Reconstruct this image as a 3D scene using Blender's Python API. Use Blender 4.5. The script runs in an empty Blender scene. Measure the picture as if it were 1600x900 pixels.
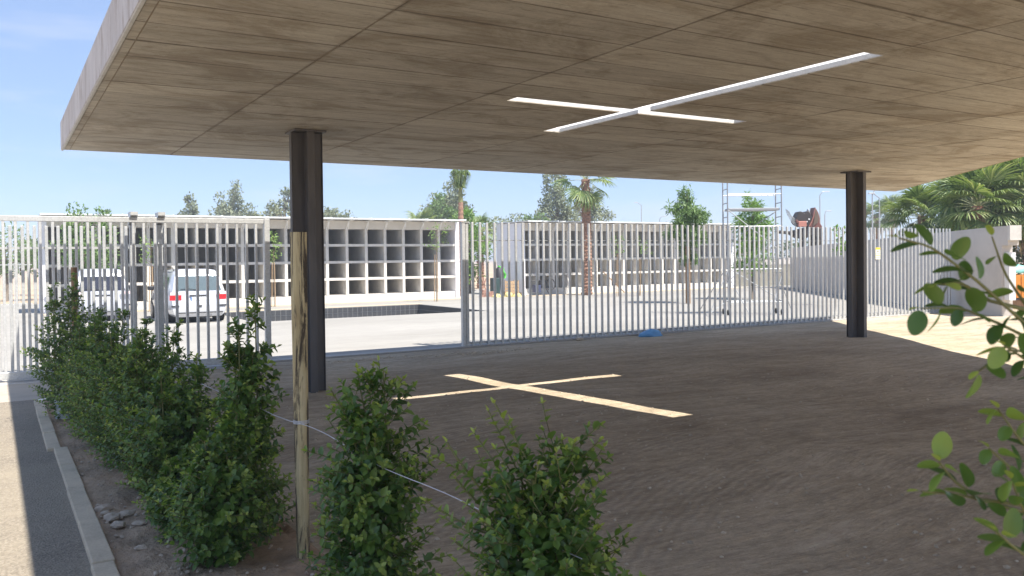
import bpy, bmesh, math, random
import numpy as np
from mathutils import Vector, Matrix, noise as mn

S = bpy.context.scene
COL = S.collection
PI = math.pi
rnd = random.Random(7)

# ------------------------------------------------------------------ camera
# world: X along the fence, Y away from the camera, Z up, eye at z = 0
yaw, pitch, roll = 0.5455366, 0.0147265, 0.0117737
fwd = Vector((math.sin(yaw)*math.cos(pitch), math.cos(yaw)*math.cos(pitch), -math.sin(pitch)))
right = Vector((math.cos(yaw), -math.sin(yaw), 0))
down = fwd.cross(right)
r2 = math.cos(roll)*right + math.sin(roll)*down
d2 = -math.sin(roll)*right + math.cos(roll)*down
cam = bpy.data.cameras.new('camera')
cam_o = bpy.data.objects.new('camera', cam)
COL.objects.link(cam_o)
cam_o.matrix_world = Matrix(((r2.x, -d2.x, -fwd.x, 0), (r2.y, -d2.y, -fwd.y, 0), (r2.z, -d2.z, -fwd.z, 0), (0, 0, 0, 1)))
cam.sensor_width = 36
cam.lens = 36*1315.37/1600
cam.shift_y = -(450-423.07)/1600
cam.clip_start = 0.05
cam.clip_end = 6000
cam.dof.use_dof = True
cam.dof.focus_distance = 11
cam.dof.aperture_fstop = 9
S.camera = cam_o

# ------------------------------------------------------------------ sky, sun, exposure
SD = Vector((-0.189, 0.513, -1.0))                       # the way the sunlight travels
sun_el = math.atan2(1, math.hypot(SD.x, SD.y))
to_sun = -SD.normalized()
W = bpy.data.worlds.new('World'); S.world = W; W.use_nodes = True
nt = W.node_tree; nt.nodes.clear()
sky = nt.nodes.new('ShaderNodeTexSky'); sky.sky_type = 'NISHITA'; sky.sun_disc = False
sky.sun_elevation = sun_el
sky.sun_rotation = math.atan2(to_sun.x, to_sun.y)
sky.altitude = 50; sky.air_density = 0.8; sky.dust_density = 0.1; sky.ozone_density = 1.5
bg = nt.nodes.new('ShaderNodeBackground'); bg.inputs['Strength'].default_value = 0.08
wo = nt.nodes.new('ShaderNodeOutputWorld')
tc = nt.nodes.new('ShaderNodeTexCoord')
mp = nt.nodes.new('ShaderNodeMapping'); mp.inputs['Scale'].default_value = (1.6, 1.6, 9)
cn = nt.nodes.new('ShaderNodeTexNoise'); cn.inputs['Scale'].default_value = 3.1; cn.inputs['Detail'].default_value = 6
cr = nt.nodes.new('ShaderNodeValToRGB'); cr.color_ramp.elements[0].position = 0.56; cr.color_ramp.elements[1].position = 0.78
cr.color_ramp.elements[1].color = (0.35, 0.35, 0.35, 1)
mx = nt.nodes.new('ShaderNodeMix'); mx.data_type = 'RGBA'; mx.inputs[7].default_value = (3.7, 3.8, 4.2, 1)
nt.links.new(tc.outputs['Generated'], mp.inputs['Vector']); nt.links.new(mp.outputs[0], cn.inputs['Vector'])
nt.links.new(cn.outputs['Fac'], cr.inputs['Fac']); nt.links.new(cr.outputs['Color'], mx.inputs[0])
sm_ = nt.nodes.new('ShaderNodeMix'); sm_.data_type = 'RGBA'; sm_.inputs[0].default_value = .68; sm_.inputs[7].default_value = (1.45, 2.0, 3.3, 1)
nt.links.new(sky.outputs[0], sm_.inputs[6]); nt.links.new(sm_.outputs[2], mx.inputs[6]); nt.links.new(mx.outputs[2], bg.inputs['Color'])
nt.links.new(bg.outputs[0], wo.inputs['Surface'])
sl = bpy.data.lights.new('sun', 'SUN'); sl.energy = 3.2; sl.angle = math.radians(0.5); sl.color = (1, 0.95, 0.87)
so = bpy.data.objects.new('sun', sl); COL.objects.link(so)
so.rotation_euler = SD.to_track_quat('-Z', 'Y').to_euler()
so.location = (0, 0, 40)
S.view_settings.view_transform = 'Standard'; S.view_settings.look = 'None'
S.view_settings.exposure = 1.72; S.view_settings.gamma = 1.0
S.render.engine = 'CYCLES'
S.cycles.max_bounces = 8; S.cycles.diffuse_bounces = 8

# ------------------------------------------------------------------ materials
class NT:
    def __init__(s, name):
        s.m = bpy.data.materials.new(name); s.m.use_nodes = True
        s.t = s.m.node_tree; s.b = s.t.nodes['Principled BSDF']
        g = s.t.nodes.new('ShaderNodeNewGeometry'); s.pos = g.outputs['Position']; s.geo = g
    def n(s, kind, **kw):
        nd = s.t.nodes.new(kind)
        for k, v in kw.items(): setattr(nd, k, v)
        return nd
    def link(s, a, b): s.t.links.new(a, b)
    def mapping(s, scale=(1, 1, 1), rot=(0, 0, 0), src=None):
        m = s.n('ShaderNodeMapping'); m.inputs['Scale'].default_value = scale; m.inputs['Rotation'].default_value = rot
        s.link(src or s.pos, m.inputs['Vector']); return m.outputs[0]
    def noise(s, scale, detail=4, rough=.55, vec=None, dist=0):
        m = s.n('ShaderNodeTexNoise'); m.inputs['Scale'].default_value = scale; m.inputs['Detail'].default_value = detail
        m.inputs['Roughness'].default_value = rough; m.inputs['Distortion'].default_value = dist
        s.link(vec or s.pos, m.inputs['Vector']); return m.outputs['Fac']
    def ramp(s, fac, stops):
        m = s.n('ShaderNodeValToRGB'); e = m.color_ramp.elements
        while len(e) < len(stops): e.new(.5)
        for el, (p, c) in zip(e, stops):
            el.position = p; el.color = tuple(c)+(1,) if len(c) == 3 else c
        s.link(fac, m.inputs['Fac']); return m.outputs['Color']
    def mix(s, fac, a, b, mode='MIX'):
        m = s.n('ShaderNodeMix', data_type='RGBA', blend_type=mode)
        for v, i in ((fac, 0), (a, 6), (b, 7)):
            if hasattr(v, 'is_linked') or hasattr(v, 'links'): s.link(v, m.inputs[i])
            else: m.inputs[i].default_value = (tuple(v)+(1,) if not isinstance(v, (int, float)) else v)
        return m.outputs[2]
    def math(s, op, a, b=None):
        m = s.n('ShaderNodeMath', operation=op)
        for i, v in enumerate((a, b)):
            if v is None: continue
            if isinstance(v, (int, float)): m.inputs[i].default_value = v
            else: s.link(v, m.inputs[i])
        return m.outputs[0]
    def bump(s, h, strength=.4, dist=.01):
        m = s.n('ShaderNodeBump'); m.inputs['Strength'].default_value = strength; m.inputs['Distance'].default_value = dist
        s.link(h, m.inputs['Height']); s.link(m.outputs[0], s.b.inputs['Normal'])
    def col(s, c):
        if isinstance(c, tuple): s.b.inputs['Base Color'].default_value = c+(1,)
        else: s.link(c, s.b.inputs['Base Color'])
    def set(s, **kw):
        for k, v in kw.items(): s.b.inputs[k.replace('_', ' ')].default_value = v

def grainy(name, c, var=.25, scale=6, rough=.8, bump=.3, bd=.004, metal=0, scale3=(1, 1, 1), dark=None, fine=60):
    """plain surface with mottling, fine grain and some grime"""
    t = NT(name)
    v = t.mapping(scale3)
    a = t.noise(scale, 6, .6, v)
    d = dark or tuple(x*(1-var) for x in c)
    l = tuple(min(1, x*(1+var*.6)) for x in c)
    cc = t.ramp(a, [(.3, d), (.5, c), (.72, l)])
    f = t.noise(fine, 3, .6, v)
    cc = t.mix(.25, cc, t.ramp(f, [(.3, (.35, .35, .35)), (.7, (.75, .75, .75))]), 'OVERLAY')
    t.col(cc); t.set(Roughness=rough, Metallic=metal)
    if bump: t.bump(f, bump, bd)
    return t.m

M = {}
# board-marked concrete soffit
def soffit():
    t = NT('board_marked_concrete')
    oi = t.n('ShaderNodeObjectInfo')
    a = t.noise(1.7, 6, .62, t.mapping((.9, 6, 1)), .3); b = t.noise(1.3, 5, .7, t.mapping((4.5, 34, 1)), .2)
    c = t.noise(.75, 7, .68, t.mapping((1.0, 1.4, 1)), 1.0); g = t.noise(38, 4, .7)
    base = t.ramp(a, [(.25, (.37, .325, .262)), (.45, (.49, .44, .36)), (.62, (.55, .50, .415)), (.82, (.62, .575, .495))])
    base = t.mix(.28, base, t.ramp(b, [(.3, (.33, .33, .33)), (.7, (.68, .68, .68))]), 'OVERLAY')
    base = t.mix(t.ramp(c, [(.47, (0, 0, 0)), (.60, (.9, .9, .9))]), base, t.mix(1.0, base, (.68, .63, .57), 'MULTIPLY'))
    base = t.mix(.22, base, t.ramp(g, [(.3, (.3, .3, .3)), (.7, (.7, .7, .7))]), 'OVERLAY')
    rr = t.ramp(oi.outputs['Random'], [(0, (.41, .41, .41)), (1, (.59, .59, .59))])
    base = t.mix(.6, base, rr, 'OVERLAY')
    sx = t.n('ShaderNodeSeparateXYZ'); t.link(t.pos, sx.inputs[0])
    wob = t.math('MULTIPLY', t.math('SUBTRACT', t.noise(1.1, 3, .6), .5), .03)
    def near(coord, off, pitch):                       # distance to the nearest joint
        q = t.math('FRACT', t.math('ADD', t.math('DIVIDE', t.math('SUBTRACT', coord, off), pitch), .5))
        return t.math('MULTIPLY', t.math('ABSOLUTE', t.math('SUBTRACT', q, .5)), pitch)
    def band(dist, w, gate, amt):
        m = t.math('SUBTRACT', 1.0, t.math('DIVIDE', dist, t.math('MULTIPLY', gate, w)))
        m = t.math('MAXIMUM', m, 0.0); return t.math('MINIMUM', t.math('MULTIPLY', m, amt), .85)
    ng = t.noise(.9, 6, .75, t.mapping((.9, 2.5, 1))); ng2 = t.noise(2.3, 5, .7, t.mapping((1.5, 3, 1)))
    gate = t.math('ADD', t.math('MULTIPLY', t.math('POWER', ng, 3.2), 3.2), .04)
    gate2 = t.math('ADD', t.math('MULTIPLY', t.math('POWER', ng2, 4.0), 3.2), .02)
    dy = near(sx.outputs['Y'], 15.08, .59); dyb = near(t.math('ADD', sx.outputs['Y'], wob), 15.18, .1967)
    dx = near(sx.outputs['X'], 4.60, 2.2)
    dx0 = t.math('ABSOLUTE', t.math('SUBTRACT', sx.outputs['X'], 2.46))
    dark = (.105, .08, .055)
    base = t.mix(t.math('MULTIPLY', band(dy, .045, gate, 1.2), .8), base, dark)
    base = t.mix(t.math('MULTIPLY', band(dyb, .025, gate2, 1.0), .5), base, dark)
    base = t.mix(t.math('MULTIPLY', band(dx0, .07, gate, 1.0), .6), base, dark)
    base = t.mix(t.math('MULTIPLY', band(dx, .07, gate, 1.0), t.math('MULTIPLY', t.math('GREATER_THAN', sx.outputs['X'], 3.5), .6)), base, dark)
    tick = t.noise(1.0, 5, .75, t.mapping((7, 40, 1)), .3)
    base = t.mix(t.ramp(tick, [(.60, (0, 0, 0)), (.68, (.6, .6, .6))]), base, (.17, .125, .085))
    base = t.mix(t.ramp(tick, [(.30, (.5, .5, .5)), (.38, (0, 0, 0))]), base, (.62, .57, .49))
    ws = t.noise(1.6, 7, .72, t.mapping((1.4, 8, 1)), .8)
    base = t.mix(t.ramp(ws, [(.61, (0, 0, 0)), (.68, (.65, .65, .65))]), base, (.17, .13, .09))
    wp = t.noise(4.4, 6, .7, t.mapping((1.6, 7, 1)), .5)
    base = t.mix(t.ramp(wp, [(.64, (0, 0, 0)), (.74, (.5, .5, .5))]), base, (.60, .56, .49))
    t.col(base); t.set(Roughness=.85)
    t.bump(t.math('ADD', a, t.math('ADD', t.math('MULTIPLY', b, .7), t.math('MULTIPLY', g, .4))), .5, .007)
    return t.m
M['soffit'] = soffit()
def fascia():
    t = NT('fascia_concrete')
    v = t.mapping((1, 1.4, 1)); st = t.mapping((3.2, 3.2, 1.1))
    a = t.noise(1.5, 6, .6, v); b = t.noise(1.4, 5, .7, st, .3)
    c = t.ramp(a, [(.3, (.50, .45, .41)), (.6, (.62, .57, .53)), (.8, (.70, .65, .60))])
    c = t.mix(t.ramp(b, [(.50, (0, 0, 0)), (.66, (.7, .7, .7))]), c, (.34, .26, .20))
    t.col(c); t.set(Roughness=.85); t.bump(t.noise(25, 5, .65), .5, .01)
    return t.m
M['fascia'] = fascia()
M['joint'] = grainy('dark_joint_concrete', (.31, .245, .165), bump=0)
M['slotface'] = grainy('slot_edge_concrete', (.60, .59, .57), .12, 8, .8, .6, .01)
def sand():
    t = NT('raked_sandy_ground')
    w = t.n('ShaderNodeTexNoise'); w.inputs['Scale'].default_value = .22; w.inputs['Detail'].default_value = 2
    t.link(t.pos, w.inputs['Vector'])
    vm = t.n('ShaderNodeVectorMath', operation='MULTIPLY_ADD')
    t.link(w.outputs['Color'], vm.inputs[0]); vm.inputs[1].default_value = (1.6, 1.6, 0); t.link(t.pos, vm.inputs[2])
    v = t.mapping((.9, 4.2, 1), (0, 0, math.radians(27)), vm.outputs[0])
    v2 = t.mapping((4.0, 24, 1), (0, 0, math.radians(34)), vm.outputs[0])
    v3 = t.mapping((9, 42, 1), (0, 0, math.radians(20)), vm.outputs[0])
    a = t.noise(1.0, 8, .72, v, .5); b = t.noise(1.0, 7, .75, v2, .6); e = t.noise(1.0, 5, .7, v3, .4)
    c = t.noise(.42, 7, .7); f = t.noise(60, 4, .75); g = t.noise(9, 6, .72)
    col = t.ramp(a, [(.30, (.38, .305, .205)), (.48, (.49, .405, .285)), (.64, (.575, .485, .355)), (.82, (.66, .57, .43))])
    col = t.mix(.55, col, t.ramp(b, [(.32, (.30, .30, .30)), (.68, (.68, .68, .68))]), 'OVERLAY')
    col = t.mix(.30, col, t.ramp(e, [(.35, (.28, .28, .28)), (.65, (.7, .7, .7))]), 'OVERLAY')
    col = t.mix(t.ramp(c, [(.42, (0, 0, 0)), (.66, (.85, .85, .85))]), col, t.mix(1.0, col, (.66, .62, .57), 'MULTIPLY'))
    col = t.mix(.35, col, t.ramp(g, [(.33, (.3, .3, .3)), (.67, (.7, .7, .7))]), 'OVERLAY')
    col = t.mix(.35, col, t.ramp(f, [(.3, (.3, .3, .3)), (.7, (.75, .75, .75))]), 'OVERLAY')
    wv = t.n('ShaderNodeTexWave', wave_type='RINGS', rings_direction='Z'); wv.inputs['Scale'].default_value = 4.2; wv.inputs['Distortion'].default_value = 3.5; wv.inputs['Detail'].default_value = 4; wv.inputs['Detail Scale'].default_value = 1.2
    cm = t.n('ShaderNodeMapping'); cm.inputs['Location'].default_value = (-7.2, 1.5, 0); t.link(t.pos, cm.inputs['Vector']); t.link(cm.outputs[0], wv.inputs['Vector'])
    gm = t.ramp(t.noise(.55, 3, .6), [(.47, (0, 0, 0)), (.58, (1, 1, 1))])
    rk = t.math('MULTIPLY', wv.outputs['Fac'], gm)
    col = t.mix(t.math('MULTIPLY', rk, .28), col, (.20, .155, .11))
    cr_n = t.noise(1.3, 8, .8, t.mapping((1.4, 9, 1), (0, 0, math.radians(30)), vm.outputs[0]), 1.2)
    col = t.mix(t.ramp(cr_n, [(.30, (.75, .75, .75)), (.40, (0, 0, 0))]), col, (.13, .10, .075))
    t.col(col); t.set(Roughness=.95)
    h = t.math('ADD', t.math('MULTIPLY', a, 1.0), t.math('ADD', t.math('MULTIPLY', b, .8), t.math('ADD', t.math('MULTIPLY', f, .25), t.math('ADD', t.math('ADD', t.math('MULTIPLY', e, .4), t.math('MULTIPLY', rk, -.35)), t.math('MULTIPLY', g, .8)))))
    t.bump(h, .75, .032)
    return t.m
M['sand'] = sand()
M['earth'] = grainy('planting_earth', (.37, .265, .175), .35, 5, .95, .9, .03, fine=26)
M['stone'] = grainy('stone', (.46, .37, .28), .3, 12, .9, .5, .01)
M['tan_earth'] = grainy('tan_field_earth', (.42, .31, .21), .25, .12, .95, .3, .02, fine=3)
def asphalt():
    t = NT('dusty_asphalt')
    vo = t.n('ShaderNodeTexVoronoi'); vo.inputs['Scale'].default_value = 75; t.link(t.pos, vo.inputs['Vector'])
    c = t.ramp(vo.outputs['Color'], [(.1, (.16, .133, .098)), (.5, (.225, .19, .145)), (.9, (.31, .265, .205))])
    d = t.noise(.9, 5, .65)
    c = t.mix(t.ramp(d, [(.4, (0, 0, 0)), (.75, (.75, .75, .75))]), c, (.33, .28, .205))
    t.col(c); t.set(Roughness=.92); t.bump(vo.outputs['Distance'], .8, .006)
    return t.m
M['asphalt'] = asphalt()
M['kerb'] = grainy('kerb_concrete', (.54, .445, .32), .18, 5, .9, .4, .006)
def yard():
    t = NT('pale_yard_concrete')
    a = t.noise(.35, 6, .6, t.mapping((.4, 1.4, 1))); b = t.noise(3, 5, .65, t.mapping((.5, 2.2, 1)))
    c = t.ramp(a, [(.3, (.25, .237, .212)), (.55, (.295, .28, .253)), (.8, (.335, .32, .292))])
    c = t.mix(.35, c, t.ramp(b, [(.3, (.38, .38, .38)), (.7, (.66, .66, .66))]), 'OVERLAY')
    t.col(c); t.set(Roughness=.85); t.bump(b, .2, .01)
    return t.m
M['yard'] = yard()
M['strip'] = grainy('threshold_concrete', (.40, .38, .35), .15, 3, .85, .3, .006)
M['niche'] = grainy('niche_concrete', (.60, .575, .53), .16, 2.5, .85, .3, .006)
M['nichein'] = grainy('niche_inner_concrete', (.66, .62, .56), .2, 3, .9, .3, .006)
M['whitepaint'] = grainy('white_paint', (.74, .74, .74), .05, 4, .6, .1, .002)
M['lilacwall'] = grainy('white_end_wall', (.84, .83, .86), .04, 1.5, .7, .1, .002)
M['beige'] = grainy('beige_lintel', (.62, .58, .52), .08, 2, .8, .2, .003)
M['roof'] = grainy('white_metal_sheet', (.70, .72, .73), .06, 3, .45, .1, .002)
M['greywall'] = grainy('grey_rendered_wall', (.52, .485, .45), .12, 1.2, .85, .3, .006)
def galva():
    t = NT('galvanised_steel')
    vo = t.n('ShaderNodeTexVoronoi'); vo.inputs['Scale'].default_value = 38; t.link(t.pos, vo.inputs['Vector'])
    oi = t.n('ShaderNodeObjectInfo')
    c = t.ramp(vo.outputs['Color'], [(.1, (.53, .53, .515)), (.9, (.65, .65, .63))])
    c = t.mix(.5, c, t.ramp(oi.outputs['Random'], [(0, (.42, .42, .42)), (1, (.58, .58, .58))]), 'OVERLAY')
    n = t.noise(3, 5, .7, t.mapping((4, 4, 1)))
    c = t.mix(t.ramp(n, [(.5, (0, 0, 0)), (.75, (.45, .45, .45))]), c, (.34, .34, .33))
    t.col(c); t.set(Roughness=.48, Metallic=.45)
    return t.m
M['galva'] = galva()
M['alu'] = grainy('scaffold_aluminium', (.36, .37, .38), .1, 5, .5, 0, metal=.5)
def steel():
    t = NT('dark_painted_steel')
    a = t.noise(2.2, 6, .65, t.mapping((3, 3, .6))); b = t.noise(30, 4, .6)
    c = t.ramp(a, [(.3, (.10, .094, .092)), (.6, (.135, .127, .124)), (.8, (.18, .16, .15))])
    t.col(c); t.set(Roughness=.55, Metallic=.2); t.bump(b, .12, .002)
    return t.m
M['steel'] = steel()
def stakewood():
    t = NT('weathered_stake_wood')
    a = t.noise(2.2, 7, .7, t.mapping((9, 9, 1.0)), .5); b = t.noise(1.5, 5, .7, t.mapping((60, 60, 3)))
    s = t.noise(1.3, 7, .7, t.mapping((17, 17, 1.7)), .8)
    c = t.ramp(a, [(.3, (.34, .25, .12)), (.5, (.50, .405, .22)), (.7, (.60, .51, .31))])
    c = t.mix(.4, c, t.ramp(b, [(.3, (.3, .3, .3)), (.7, (.7, .7, .7))]), 'OVERLAY')
    c = t.mix(t.ramp(s, [(.49, (0, 0, 0)), (.57, (.95, .95, .95))]), c, (.04, .028, .02))
    t.col(c); t.set(Roughness=.85); t.bump(b, .5, .004)
    return t.m
M['stake'] = stakewood()
M['brownwood'] = grainy('brown_wood', (.25, .15, .08), .3, 4, .85, .3, .004, scale3=(8, 8, 1))
M['palewood'] = grainy('pale_wood', (.42, .29, .17), .2, 4, .8, .2, .003, scale3=(8, 8, 1))
def leafmat(name, cols, trans=.36, rough=.34):
    t = NT(name)
    at = t.n('ShaderNodeAttribute', attribute_name='lc')
    n = len(cols)
    c = t.ramp(at.outputs['Fac'], [(i/(n-1), k) for i, k in enumerate(cols)])
    ax = t.noise(9, 3, .6)
    c = t.mix(.3, c, t.ramp(ax, [(.3, (.35, .35, .35)), (.7, (.68, .68, .68))]), 'OVERLAY')
    t.col(c); t.set(Roughness=rough)
    tr = t.n('ShaderNodeBsdfTranslucent'); t.link(t.mix(1.0, c, (1.5, 1.6, .7), 'MULTIPLY'), tr.inputs['Color'])
    ms = t.n('ShaderNodeMixShader'); ms.inputs[0].default_value = trans
    t.link(t.b.outputs[0], ms.inputs[1]); t.link(tr.outputs[0], ms.inputs[2])
    t.link(ms.outputs[0], t.t.nodes['Material Output'].inputs['Surface'])
    return t.m
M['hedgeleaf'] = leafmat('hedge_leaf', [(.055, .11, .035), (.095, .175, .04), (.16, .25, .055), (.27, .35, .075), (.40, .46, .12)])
M['greyleaf'] = leafmat('grey_green_leaf', [(.10, .125, .08), (.15, .18, .11), (.21, .24, .15), (.27, .29, .19)], .15, .7)
M['darkleaf'] = leafmat('dark_leaf', [(.04, .075, .035), (.07, .12, .05), (.11, .17, .07)], .15, .6)
M['freshleaf'] = leafmat('fresh_leaf', [(.06, .13, .03), (.12, .22, .045), (.2, .32, .08), (.28, .4, .12)], .3, .55)
M['midleaf'] = leafmat('mid_leaf', [(.07, .13, .04), (.12, .20, .06), (.19, .28, .10)], .25, .55)
M['palmleaf'] = leafmat('palm_frond', [(.07, .12, .035), (.13, .19, .055), (.24, .29, .11), (.45, .45, .27)], .22, .5)
M['palmdry'] = leafmat('dry_palm_frond', [(.22, .15, .08), (.34, .25, .14), (.45, .37, .22)], .15, .8)
M['bark'] = grainy('grey_bark', (.17, .14, .11), .35, 8, .95, .8, .02, scale3=(3, 3, 1))
M['palmbark'] = grainy('palm_bark', (.30, .17, .115), .4, 9, .95, .9, .03, fine=30)
M['greenstem'] = grainy('green_stem', (.17, .17, .06), .25, 12, .7, .2, .002)
M['brownstem'] = grainy('brown_stem', (.16, .115, .07), .3, 12, .85, .3, .003)
def simple(name, c, rough=.5, metal=0, **kw):
    t = NT(name)
    t.col(t.mix(.25, c, t.ramp(t.noise(6, 5, .6), [(.3, (.35, .35, .35)), (.7, (.65, .65, .65))]), 'OVERLAY'))
    t.set(Roughness=rough, Metallic=metal, **kw); return t.m
M['carpaint'] = simple('silver_white_car_paint', (.62, .63, .66), .25, .25, Coat_Weight=.6)
M['carpaint2'] = simple('silver_grey_car_paint', (.55, .56, .59), .3, .3, Coat_Weight=.6)
M['glass'] = simple('car_glass', (.10, .13, .14), .06, 0, Coat_Weight=1.0)
M['glassd'] = simple('dark_car_glass', (.03, .03, .04), .06, 0, Coat_Weight=1.0)
M['redlight'] = simple('red_lamp', (.55, .02, .025), .2)
M['clearlight'] = simple('clear_lamp', (.65, .5, .5), .2)
M['whitehead'] = simple('lamp_head_grey', (.5, .5, .52), .5)
M['rubber'] = simple('black_rubber', (.02, .02, .02), .8)
M['rim'] = simple('wheel_rim', (.4, .4, .42), .35, .7)
M['blackplastic'] = simple('black_plastic', (.025, .025, .028), .5)
M['plate'] = simple('number_plate', (.75, .75, .75), .4)
M['sackblue'] = simple('light_blue_sack', (.13, .36, .66), .5)
M['blue'] = simple('blue_plastic', (.05, .16, .42), .45)
M['tile'] = simple('dark_pool_tile', (.062, .064, .068), .35)
M['grout'] = simple('pool_grout', (.30, .30, .30), .8)
M['rust'] = simple('rust_red_steel', (.16, .06, .045), .75)
M['rustlight'] = simple('pale_red_steel', (.42, .17, .13), .7)
M['darkrust'] = simple('dark_rusty_steel', (.03, .022, .02), .7)
M['yellow'] = simple('yellow_plastic', (.58, .48, .20), .6)
M['limegreen'] = simple('lime_green_plastic', (.12, .55, .08), .5)
M['orange'] = simple('orange_board', (.62, .23, .03), .55)
M['teal'] = simple('turquoise_tarp', (.22, .52, .47), .6)
M['brick'] = simple('red_brick', (.33, .19, .145), .85)
M['signwhite'] = simple('sign_cream', (.80, .76, .62), .5)
M['signyellow'] = simple('sign_yellow', (.75, .58, .06), .5)
M['signgreen'] = simple('sign_green', (.42, .62, .36), .5)
M['whiteplastic'] = simple('white_translucent_plastic', (.62, .68, .74), .3)
M['bottleblue'] = simple('blue_bottle_cap', (.03, .06, .16), .4)
M['cable'] = simple('white_cord', (.62, .62, .64), .6)
M['water'] = simple('pool_floor_screed', (.20, .20, .19), .8)

# ------------------------------------------------------------------ object helpers
def mesh_ob(name, verts, faces, mat, parent=None, smooth=False, lc=None):
    me = bpy.data.meshes.new(name)
    me.from_pydata([tuple(v) for v in verts], [], faces)
    if mat is not None:
        for m in (mat if isinstance(mat, list) else [mat]): me.materials.append(m)
    if smooth: me.polygons.foreach_set('use_smooth', [True]*len(me.polygons))
    if lc is not None:
        a = me.attributes.new('lc', 'FLOAT', 'POINT'); a.data.foreach_set('value', list(lc))
    me.update()
    o = bpy.data.objects.new(name, me); COL.objects.link(o)
    if parent is not None: o.parent = parent
    return o
class MB:
    """collects shapes, then links them as ONE mesh object"""
    def __init__(s): s.v = []; s.f = []; s.lc = []
    def box(s, x0, x1, y0, y1, z0, z1):
        b = len(s.v)
        s.v += [(x0, y0, z0), (x1, y0, z0), (x1, y1, z0), (x0, y1, z0), (x0, y0, z1), (x1, y0, z1), (x1, y1, z1), (x0, y1, z1)]
        s.f += [tuple(b+i for i in q) for q in ((0, 3, 2, 1), (4, 5, 6, 7), (0, 1, 5, 4), (1, 2, 6, 5), (2, 3, 7, 6), (3, 0, 4, 7))]
        return s
    def prism(s, poly, z0, z1):
        b = len(s.v); n = len(poly)
        s.v += [(x, y, z0) for x, y in poly]+[(x, y, z1) for x, y in poly]
        s.f.append(tuple(b+i for i in reversed(range(n)))); s.f.append(tuple(b+n+i for i in range(n)))
        for i in range(n): j = (i+1) % n; s.f.append((b+i, b+j, b+n+j, b+n+i))
        return s
    def tube(s, pts, rad, n=8, cap=True):
        pts = [Vector(p) for p in pts]; k = len(pts)
        if isinstance(rad, (int, float)): rad = [rad]*k
        b = len(s.v)
        for i, p in enumerate(pts):
            d = (pts[min(i+1, k-1)]-pts[max(i-1, 0)]).normalized()
            u = d.cross(Vector((0, 0, 1)) if abs(d.z) < .9 else Vector((0, 1, 0))).normalized(); w = d.cross(u)
            for j in range(n):
                a = 2*PI*j/n
                s.v.append(tuple(p+rad[i]*(math.cos(a)*u+math.sin(a)*w)))
        for i in range(k-1):
            for j in range(n):
                q = (j+1) % n
                s.f.append((b+i*n+j, b+i*n+q, b+(i+1)*n+q, b+(i+1)*n+j))
        if cap:
            s.f.append(tuple(b+j for j in range(n))); s.f.append(tuple(b+(k-1)*n+j for j in reversed(range(n))))
        return s
    def bar(s, p, q, w, h):
        """rectangular bar from p to q"""
        p = Vector(p); q = Vector(q); d = (q-p).normalized()
        u = d.cross(Vector((0, 0, 1)) if abs(d.z) < .9 else Vector((0, 1, 0))).normalized(); t = d.cross(u)
        b = len(s.v)
        for c in (p, q):
            for a, e in ((-1, -1), (1, -1), (1, 1), (-1, 1)): s.v.append(tuple(c+u*a*w/2+t*e*h/2))
        s.f += [tuple(b+i for i in f) for f in ((0, 1, 2, 3), (7, 6, 5, 4), (0, 4, 5, 1), (1, 5, 6, 2), (2, 6, 7, 3), (3, 7, 4, 0))]
        return s
    def build(s, name, mat, parent=None, smooth=False):
        o = mesh_ob(name, s.v, s.f, mat, parent, smooth)
        return o
def bevel(o, w=.01, seg=2):
    m = o.modifiers.new('bevel', 'BEVEL'); m.width = w; m.segments = seg; m.limit_method = 'ANGLE'; m.angle_limit = math.radians(40)
    return o
def thing(name, label, cat, loc=(0, 0, 0), rz=0, group=None):
    o = bpy.data.objects.new(name, None); COL.objects.link(o); o.empty_display_size = .3
    o.location = loc; o.rotation_euler = (0, 0, rz)
    tag(o, label, cat, group); return o
def tag(o, label, cat, group=None):
    o['label'] = label; o['category'] = cat
    if group: o['group'] = group
    return o
def struct(o): o['kind'] = 'structure'; return o
def stuff(o): o['kind'] = 'stuff'; return o
def inst(name, me, parent, loc, rot=(0, 0, 0), sc=(1, 1, 1)):
    o = bpy.data.objects.new(name, me); COL.objects.link(o); o.parent = parent
    o.location = loc; o.rotation_euler = rot; o.scale = sc; return o
def copy_tree(o, parent=None):
    c = o.copy(); COL.objects.link(c)
    if parent is not None: c.parent = parent
    for ch in list(o.children): copy_tree(ch, c)
    return c

GZ = -1.945                                            # level of the yard beyond the fence
def gz(x, y):                                          # sloping ground under the canopy
    if y > 16.2: return GZ
    z = -1.5-.0275*y
    f = max(0, min(1, (y+1)/3))*max(0, min(1, (16.0-y)/1.5))
    return z+f*(.03*mn.noise(Vector((x*.35, y*.35, 0)))+.012*mn.noise(Vector((x*1.3, y*1.3, 4)))) if x > 1.7 else z

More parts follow.
